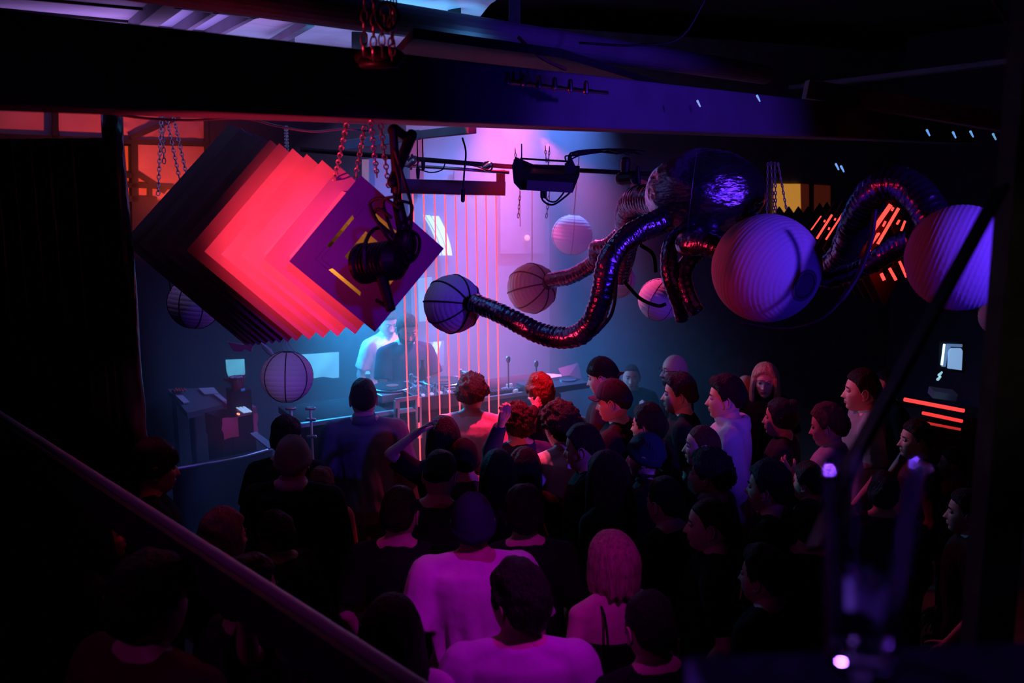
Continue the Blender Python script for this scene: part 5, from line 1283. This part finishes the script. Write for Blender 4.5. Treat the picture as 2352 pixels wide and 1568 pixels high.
# performer and the man behind him
W(932, 757, 'bearded performer in a dark t-shirt bent over the turntables behind the desk', h=1.80, d=8.0, z0=.20, yaw=205, head_yaw=0, head_pitch=-24, lean=.10, hair='short', hc='dark', beard=True, top=C_NAVY, arms=('deck', 'deck'), near=True)
W(887, 742, 'person in a pale t-shirt standing behind the performer, lit cyan', h=1.82, d=8.65, z0=.20, yaw=215, head_yaw=0, head_pitch=-18, hair='short', hc='brown', top=C_WHITE, arms=('relaxed', 'relaxed'), skin='pale')
# front row by the strings
W(835, 922, 'tall man seen from behind in a loose blue grey shirt at the left end', h=1.82, yaw=8, hair='short', hc='black', top=C_BLUE, top_name='shirt', sleeve='long', collar=C_BLUE, bag=1.7, build=1.08, near=True, arms=('relaxed', 'relaxed'))
W(1083, 912, 'curly haired man in a pink lit pale t-shirt, close before the light strings', h=1.76, yaw=-5, head_pitch=-18, lean=.02, hair='curly', hc='dark', top=C_WHITE, bag=1.4, build=1.05, near=True)
W(1020, 1012, 'dark haired woman raising her bent arm towards the light strings', h=1.68, d=5.6, yaw=12, female=True, hair='bob', hc='black', hlen=.16, top=C_BLACK, sleeve='short', near=True, arms=(((900, 1046, 5.5), (944, 1004, 5.45)), 'relaxed'), hand=('open', 'relaxed'), hand_pts=((0, 0, 1), None))
W(1190, 978, 'person with wavy dark hair in a denim jacket, hand held up near the ear', h=1.70, d=6.0, yaw=20, hair='curly', hc='dark', top=C_JEAN, top_name='jacket', sleeve='long', near=True, arms=(((1125, 1020, 5.45), (1150, 975, 5.6)), 'relaxed'), hand=('fist', 'relaxed'), hand_pts=((0, -1, 0), None))
W(1243, 905, 'brown haired man with a pale raised collar and his hand at his chin', h=1.76, yaw=22, hair='mid', hc='red', top=C_CHAR, top_name='jacket', sleeve='long', collar=C_LAV, near=True, arms=(((1200, 975, 6.2), (1222, 945, 6.35)), 'relaxed'), hand=('fist', 'relaxed'), hand_pts=((0, -1, 0), None))
W(1292, 985, 'bushy haired dancer in a white t-shirt lit red, standing in the clearing', h=1.70, d=5.5, yaw=35, hair='curly', hc='dark', hlen=.16, top=C_WHITE, bag=2.0, near=True, bottoms=C_JEAN, arms=('chest', 'chest'), hand=('relaxed', 'relaxed'), female=True)
W(1350, 1032, 'young man in profile with dark short hair beside the red lit white t-shirt', h=1.66, d=5.15, yaw=75, head_pitch=-6, hair='short', hc='dark', top=C_BLACK, near=True)
W(1392, 868, 'young man in a backwards cap looking left and down, back row by the decks', h=1.74, d=6.75, yaw=75, head_pitch=-12, hair='short', hc='dark', hat='cap', hat_mat=C_BLACK, brim='back', top=C_CHAR, skin='pale', near=True, arms=('chest', 'chest'))
W(1450, 866, 'bald bearded man in black facing the camera in the back row', h=1.78, d=7.9, yaw=172, hair='buzz', hc='dark', beard=False, top=C_BLACK, skin='mid', near=True)
W(1418, 925, 'man in a dark peaked cap facing left, holding something red lit at his chest', h=1.76, d=6.0, yaw=70, head_pitch=-8, hair='short', hc='black', hat='cap', hat_mat=C_NAVY, brim='front', top=C_BLACK, top_name='jacket', sleeve='long', skin='pale', near=True, arms=('chest', 'drink'), hand=('grip', 'grip'),
  extra=lambda q, root: None)
W(1556, 852, 'bald man with glasses and a dark beard looking left in the back row', h=1.80, d=7.3, yaw=85, head_yaw=18, hair='bald', beard=True, hc='black', glasses=True, top=C_BLACK, near=True, arms=('chest', 'drink'), hand=('grip', 'grip'))
W(1568, 908, 'man with quiffed black hair in a black t-shirt, bare forearm lit red', h=1.76, d=6.3, yaw=80, hair='quiff', hc='black', top=C_BLACK, skin='tan', near=True)
W(1676, 918, 'man in profile in a pale violet hooded jacket, right of the centre', h=1.78, d=5.9, yaw=78, hair='quiff', hc='black', top=C_PURP, top_name='hoodie', sleeve='long', hood=True, skin='pale', bag=1.6, near=True)
W(1622, 1026, 'shaven headed man in a dark jacket facing left in the middle of the crowd', h=1.72, yaw=80, hair='buzz', hc='brown', top=C_BLACK, top_name='jacket', sleeve='long', collar=C_CHAR, skin='pale', near=True)
W(1758, 874, 'smiling woman with shoulder length fair hair facing the camera in the back row', h=1.70, d=7.1, yaw=160, female=True, hair='bob', hc='blond', hlen=.2, top=C_BLACK, skin='pale', near=True, head_pitch=-6)
W(1716, 892, 'dim bald head behind the violet hooded jacket', h=1.74, d=7.6, yaw=120, hair='bald', top=C_BLACK)
W(1800, 962, 'woman in dark clothes in profile, hair tied back, looking left', h=1.68, d=6.0, yaw=72, female=True, hair='bun', hc='black', top=C_CHAR, sleeve='long', top_name='sweater', near=True)
W(1988, 900, 'dark haired man in a grey shirt in profile beside the slanting brace', h=1.80, d=6.1, yaw=80, hair='short', hc='black', top=C_GREY, top_name='shirt', sleeve='short', near=True, skin='pale')
W(1912, 982, 'slim person with tousled hair in a lavender t-shirt behind the beer glass', h=1.70, d=5.6, yaw=62, head_pitch=-10, hair='mid', hc='brown', top=C_LAV, near=True, arms=('chest', 'drink'))
W(2112, 1012, 'dark haired person in a dark maroon top at the right behind the beer glass', h=1.70, d=5.7, yaw=85, hair='short', hc='black', top=C_MAROON, sleeve='long', top_name='sweater', near=True)
W(2196, 1068, 'person in a red top at the far right edge of the crowd', h=1.58, d=5.9, yaw=60, hair='short', hc='black', top=C_RED, sleeve='long', top_name='sweater')
W(2040, 888, 'person mostly hidden behind the slanting brace', h=1.78, d=7.2, yaw=100, hair='short', hc='black', top=C_BLACK)
# middle of the crowd
W(1492, 1052, 'person in a dark teal beanie facing left, right of the clearing', h=1.72, yaw=70, hair='short', hc='black', hat='beanie', hat_mat=C_TEAL, top=C_BLACK, top_name='jacket', sleeve='long', collar=C_CHAR, near=True, skin='pale')
W(1496, 982, 'person with dark rounded hair behind the teal beanie', h=1.70, d=5.72, yaw=55, hair='mid', hc='black', top=C_BLACK, sleeve='long', top_name='sweater')
W(1402, 1100, 'woman with very long dark hair falling over her shoulder, right of the clearing', h=1.66, d=4.72, yaw=48, female=True, hair='long', hc='dark', hlen=.42, top=C_BLACK, sleeve='long', top_name='sweater', near=True)
W(1638, 1094, 'person with curly black hair and a striped pale scarf collar', h=1.62, d=4.9, yaw=60, hair='curly', hc='black', top=C_BLACK, sleeve='long', top_name='jacket', collar=C_LAV)
W(1640, 1208, 'man with short hair in profile, alone in the dark lower right', h=1.72, yaw=80, hair='buzz', hc='dark', top=C_BLACK, near=True, skin='pale')
W(1146, 1092, 'woman with wide dark hair parted in the middle, seen from behind', h=1.66, yaw=10, female=True, hair='bob', hc='black', hlen=.18, top=C_MAROON, near=True)
W(1202, 1082, 'dark haired person squeezed just right of the middle parting', h=1.66, d=5.3, yaw=-15, female=True, hair='bob', hc='black', hlen=.14, top=C_BLACK)
W(1068, 1060, 'person in a dark round hat behind the wide black sweater', h=1.76, d=5.45, yaw=15, hair='short', hc='black', hat='beanie', hat_mat=C_BLACK, top=C_CHAR, sleeve='long', top_name='sweater')
W(1008, 1100, 'broad person in a black sweater leaning forward, behind the raised arm', h=1.70, d=4.75, yaw=-10, head_pitch=-30, lean=.18, hair='short', hc='black', top=C_CHAR, sleeve='long', top_name='sweater', bag=1.5, build=1.1)
W(670, 1062, 'person in a pale cap and dark jacket seen from behind, left of the blue shirt', h=1.78, d=5.0, yaw=-6, hair='crop', hc='brown', hat='beanie', hat_mat=C_GREY, top=C_BLACK, top_name='jacket', sleeve='long', collar=C_LAV, near=True, bag=1.5, build=1.1)
W(655, 1012, 'dark head of hair behind the pale cap', h=1.72, d=5.6, yaw=0, hair='mid', hc='black', top=C_BLACK)
W(736, 1120, 'person in a red lit red hooded top behind the pale cap', h=1.55, d=5.5, yaw=-15, hair='mid', hc='red', top=C_RED, top_name='hoodie', sleeve='long', hood=True)
W(342, 1078, 'dark capped person in profile facing right at the left, above the handrail', h=1.74, d=4.6, yaw=-62, head_pitch=-6, hair='short', hc='black', hat='beanie', hat_mat=C_BLACK, top=C_BLACK, top_name='jacket', sleeve='long', near=True)
W(222, 1232, 'woman with long black hair in profile at the far left holding a drink', h=1.70, yaw=-78, female=True, hair='long', hc='black', hlen=.30, top=C_BLACK, sleeve='short', near=True, arms=('relaxed', ((330, 1400, 3.55), (376, 1368, 3.6))), hand=('relaxed', 'grip'), hand_pts=(None, (0, 1, 0)), head_pitch=4,
  extra=lambda q, root: wristband(q, root))
W(505, 1245, 'grey haired person half behind the handrail at the left', h=1.72, yaw=-40, hair='mid', hc='grey', top=C_BLACK, near=True)
W(915, 1190, 'man with cropped hair and bare nape in a black t-shirt, left of the beanie', h=1.74, yaw=-8, hair='short', hc='dark', top=C_BLACK, near=True, skin='mid')
W(1206, 1188, 'man with thick black hair in a black t-shirt, right of the beanie', h=1.74, yaw=6, hair='mid', hc='black', top=C_BLACK, near=True)
W(1087, 1212, 'man in a ribbed dark beanie and loose pale t-shirt, magenta lit, front centre', h=1.78, d=3.95, yaw=6, head_yaw=-4, hair='short', hc='black', hat='beanie', hat_mat=C_NAVY, top=C_WHITE, bag=2.0, build=1.04, near=True, skin='tan')
W(1192, 1395, 'dark haired person in a pale t-shirt at the bottom centre, face turned left', h=1.66, d=3.1, yaw=2, head_yaw=38, hair='mid', hc='black', top=C_PURP, bag=1.5, near=True, skin='mid')
W(1412, 1300, 'blonde woman with bobbed hair and a bare shoulder strap at the lower centre', h=1.62, d=3.75, yaw=18, head_yaw=22, female=True, hair='bob', hc='blond', hlen=.085, top=C_BLACK, top_name='camisole', strap=True, near=True, skin='pale')
W(900, 1470, 'woman with long straight black hair and a pink lit shoulder beside the handrail', h=1.60, d=3.0, yaw=8, female=True, hair='long', hc='black', hlen=.34, top=C_WHITE, near=True)
W(560, 1372, 'dark haired person with a hand raised to the chest under the handrail', h=1.66, d=3.3, yaw=-50, hair='mid', hc='black', top=C_CHAR, sleeve='short', near=True, arms=('relaxed', ((570, 1500, 2.95), (565, 1445, 2.85))), hand=('relaxed', 'fist'), hand_pts=(None, (0, -1, .3)))
W(330, 1400, 'person in a loose magenta lit top in the bottom left corner', h=1.60, d=2.75, yaw=-30, hair='mid', hc='black', top=C_MAROON, sleeve='short', bag=2.0)
# dark figures at the lower right and in the gaps
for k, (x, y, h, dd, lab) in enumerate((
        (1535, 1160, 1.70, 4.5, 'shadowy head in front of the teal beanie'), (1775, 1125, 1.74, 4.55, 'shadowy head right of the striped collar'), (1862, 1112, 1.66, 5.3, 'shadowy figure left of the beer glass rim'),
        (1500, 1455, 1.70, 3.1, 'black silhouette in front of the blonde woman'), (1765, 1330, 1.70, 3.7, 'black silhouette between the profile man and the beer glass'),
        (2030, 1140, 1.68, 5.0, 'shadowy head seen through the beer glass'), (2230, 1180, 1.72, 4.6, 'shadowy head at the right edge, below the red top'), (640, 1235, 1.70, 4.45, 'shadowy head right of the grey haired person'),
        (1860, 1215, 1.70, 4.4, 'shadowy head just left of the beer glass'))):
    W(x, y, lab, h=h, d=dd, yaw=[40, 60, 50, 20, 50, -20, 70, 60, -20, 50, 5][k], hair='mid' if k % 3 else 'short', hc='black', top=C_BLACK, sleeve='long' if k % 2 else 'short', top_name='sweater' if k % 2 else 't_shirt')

def wristband(q, root):
    S, Eb, Wr = q['joints'][1]; d = (Wr - Eb).normalized()
    mb = MB(); mb.ring(Wr - d * .035, .031, .006, nrm=d, seg=20, sr=6); mb.build('wristband', mat('white_band', (.8, .8, .85), .6), root, True)
    M = (Matrix.Translation(q['loc']) @ Matrix.Rotation(q['yawr'], 4, 'Z') @ Matrix.Scale(q['sc'], 4))
    w = M @ (Wr + d * .085)
    g = empty('drink_glass', w, 0, 'tall drink glass held by the woman at the far left, cyan on its edge', 'glass')
    mb = MB(); mb.lathe([(.001, -.05), (.026, -.05), (.036, .095), (.034, .095), (.0245, -.044), (.001, -.044)], (0, 0, 0), 28, cap=False); mb.build('glass_wall', mat('clear_glass', (1, 1, 1), .03, trans=1.0), g, True)
    mb = MB(); mb.lathe([(.001, -.043), (.0240, -.043), (.0285, .02), (.001, .02)], (0, 0, 0), 24, cap=False); mb.build('drink', mat('dark_drink', (.15, .08, .05), .1), g, True)
make_people()
# ================================================================ light and haze
world = bpy.data.worlds.new('world'); scene.world = world; world.use_nodes = True
world.node_tree.nodes['Background'].inputs['Color'].default_value = (.10, .05, .22, 1); world.node_tree.nodes['Background'].inputs['Strength'].default_value = .002

# haze over the stage
mb = MB(); mb.box(ST(1.5, .82, 2.10), (4.4, 3.1, 3.7), DM)
hz = mb.build('stage_haze', [], kind='stuff', label='theatre haze hanging over the stage', cat='haze')
hm = bpy.data.materials.new('haze'); hm.use_nodes = True; nt = hm.node_tree; nt.nodes.clear()
out = nt.nodes.new('ShaderNodeOutputMaterial'); vs_ = nt.nodes.new('ShaderNodeVolumeScatter'); vs_.inputs['Color'].default_value = (.95, .95, 1, 1); vs_.inputs['Density'].default_value = .18; vs_.inputs['Anisotropy'].default_value = .25
nt.links.new(vs_.outputs[0], out.inputs['Volume']); hz.data.materials.append(hm)

# stage: cyan from behind the performer, blue to the right, pink added overhead for the glow of the strings
lit('SPOT', 'cyan_wash', ST(.6, 2.2, 2.75), ST(1.2, .7, 1.5), (.01, .42, 1.0), 800, .03, 70, 1)
lit('SPOT', 'cyan_side', ST(.2, 2.0, 2.6), ST(1.6, 1.5, 1.7), (.03, .36, 1.0), 750, .03, 60, 1)
lit('SPOT', 'blue_wash', ST(3.4, 1.6, 4.6), ST(2.1, 1.5, 1.9), (.10, .24, 1.0), 1700, .03, 75, 1)
lit('SPOT', 'pink_wash', ST(2.0, .2, 4.6), ST(1.9, 1.15, 1.2), (1.0, .09, .40), 4600, .03, 36, 1)
lit('SPOT', 'lilac_wall', ST(2.2, .6, 4.5), ST(1.9, 2.4, 2.6), (.45, .35, 1.0), 240, .03, 80, 1)
lit('SPOT', 'lantern_blue_fill', ST(2.6, 1.9, 3.8), P(1314, 539, 8.4), (.25, .5, 1.0), 60, .03, 30, .8)  # spot added to brighten the high pale lantern
lit('SPOT', 'lantern_lilac_fill', (-1.5, 2.4, 2.5), P(659, 865, 6.0), (.62, .38, 1.0), 60, .03, 9, .6)  # spot added out of view to light the low lantern
lit('SPOT', 'paper_pink_fill', (-1.55, 2.4, 2.6), P(552, 972, 7.1), (1.0, .04, .30), 130, .03, 8, .6)  # spot added because the pink paper front stayed dark
lit('SPOT', 'synth_pink', (-1.6, 2.4, 2.7), P(455, 920, 7.3), (.9, .2, .5), 26, .03, 9, .8)
# red flood on the layered sculpture and the beam over it
lit('SPOT', 'red_flood', fc - hx * 1.70 + nrm * .50, fc.lerp(rc, .30) + UP * .03, (1.0, .03, .075), 370, .04, 43, 1)
lit('SPOT', 'red_flood_low', fc - hx * 2.05 - UP * .55 - nrm * .03, fc - hx * .05 - nrm * .16, (1.0, .015, .07), 70, .04, 46, 1)
lit('SPOT', 'red_beam', (-1.9, 2.4, 2.7), P(790, 272, 3.6), (1.0, .03, .08), 130, .04, 30, .9)
lit('SPOT', 'violet_key', (3.4, 1.6, 3.75), P(1740, 500, 4.9), (.13, .03, 1.0), 400, .10, 42, .6)
lit('SPOT', 'violet_panel', (.6, -.3, 4.15), P(862, 590, 4.0), (.32, .01, 1.0), 140, .08, 12, .7)
lit('SPOT', 'blue_beam', (2.9, 1.4, 2.5), P(1500, 300, 5.0), (.04, .01, 1.0), 90, .10, 46, 1.0)
lit('SPOT', 'magenta_back', (1.1, 1.9, 4.7), (-.04, 3.7, 1.3), (.80, .0, 1.0), 300, .06, 25, .9)
# red and pink from above the stage front across the floor and crowd
lit('SPOT', 'red_floor', ST(1.35, -.75, 3.75), (.02, 5.95, .8), (1.0, .01, .07), 900, .04, 46, 1)
lit('SPOT', 'pink_crowd', ST(1.9, -.1, 3.4), (1.6, 6.2, 1.5), (1.0, .06, .26), 150, .04, 52, .9)
lit('SPOT', 'dancer_pink_fill', ST(1.0, -.7, 3.9), P(1288, 1095, 5.5), (1.0, .07, .18), 330, .04, 13, .6)  # spot added to brighten the dancer's white t-shirt
lit('SPOT', 'front_row_pink', ST(1.6, .2, 4.0), P(1083, 985, 6.3), (1.0, .07, .22), 220, .04, 18, .8)
lit('AREA', 'roof_blue_fill', P(640, 130, 6.6) - UP * .12, P(640, 130, 6.6) + UP, (.34, .38, 1.0), 5, sx=1.6, sy=1.0)  # unseen upward panel added to brighten the roof lining
lit('AREA', 'roof_violet_fill', P(160, 200, 5.6), P(160, 200, 5.6) + UP + Vector((0, .2, 0)), (.55, .30, 1.0), 13, sx=2.2, sy=1.0)  # another unseen upward panel, added for the pale boards
lit('AREA', 'roof_cyan', P(930, 130, 5.4), P(930, 130, 5.4) + UP, (.1, .50, 1.0), 6, sx=.9, sy=.5)
lit('SPOT', 'window_red', WP(370, 480) - N * 1.0, WP(330, 330), (1.0, .09, .035), 55, .05, 110)
gl_ = lit('AREA', 'glass_left_fill', (-1.45, 2.0, 3.0), g0 + UP * .1, (.22, .05, 1.0), 28, sx=.30, sy=.60); gl_.data.spread = R(26)  # strip added out of view for the streak on the beer glass
lit('SPOT', 'glass_right_fill', (1.7, 2.4, 3.6), g0 + UP * .06, (.30, .10, 1.0), 150, .10, 9, .5)  # added for the highlight on the glass's right side
lit('SPOT', 'glass_front_fill', (.9, -.1, 3.4), g0 + UP * .03, (.28, .12, 1.0), 60, .06, 7, .5)  # added to bring out the foam in the glass
lit('SPOT', 'post_warm_fill', (.1, -.2, 3.9), (1.05, 2.05, 2.85), (1.0, .85, .5), 5, .04, 14, .9)  # weak spot added to pick out the right post
lit('SPOT', 'rail_cyan_fill', (-2.9, 1.9, 3.85), PZ(350, 1180, HZ), (.03, .35, 1.0), 190, .05, 12, 1)  # spot added for the cyan stretch of the handrail
lit('SPOT', 'rail_magenta_fill', (-2.2, .9, 3.85), PZ(480, 1260, HZ), (.60, .02, .6), 16, .05, 60, 1)  # spot added to tint the handrail magenta

# ---- view
scene.view_settings.view_transform = 'Standard'; scene.view_settings.look = 'None'; scene.view_settings.gamma = 1; scene.view_settings.exposure = 0
scene.view_settings.use_curve_mapping = False
cy = scene.cycles
cy.use_denoising = True; cy.use_adaptive_sampling = True; cy.adaptive_threshold = .04; cy.time_limit = 1000
cy.max_bounces = 5; cy.diffuse_bounces = 2; cy.glossy_bounces = 3; cy.transmission_bounces = 6; cy.transparent_max_bounces = 6; cy.volume_bounces = 0
cy.sample_clamp_indirect = 4; cy.caustics_reflective = False; cy.caustics_refractive = False
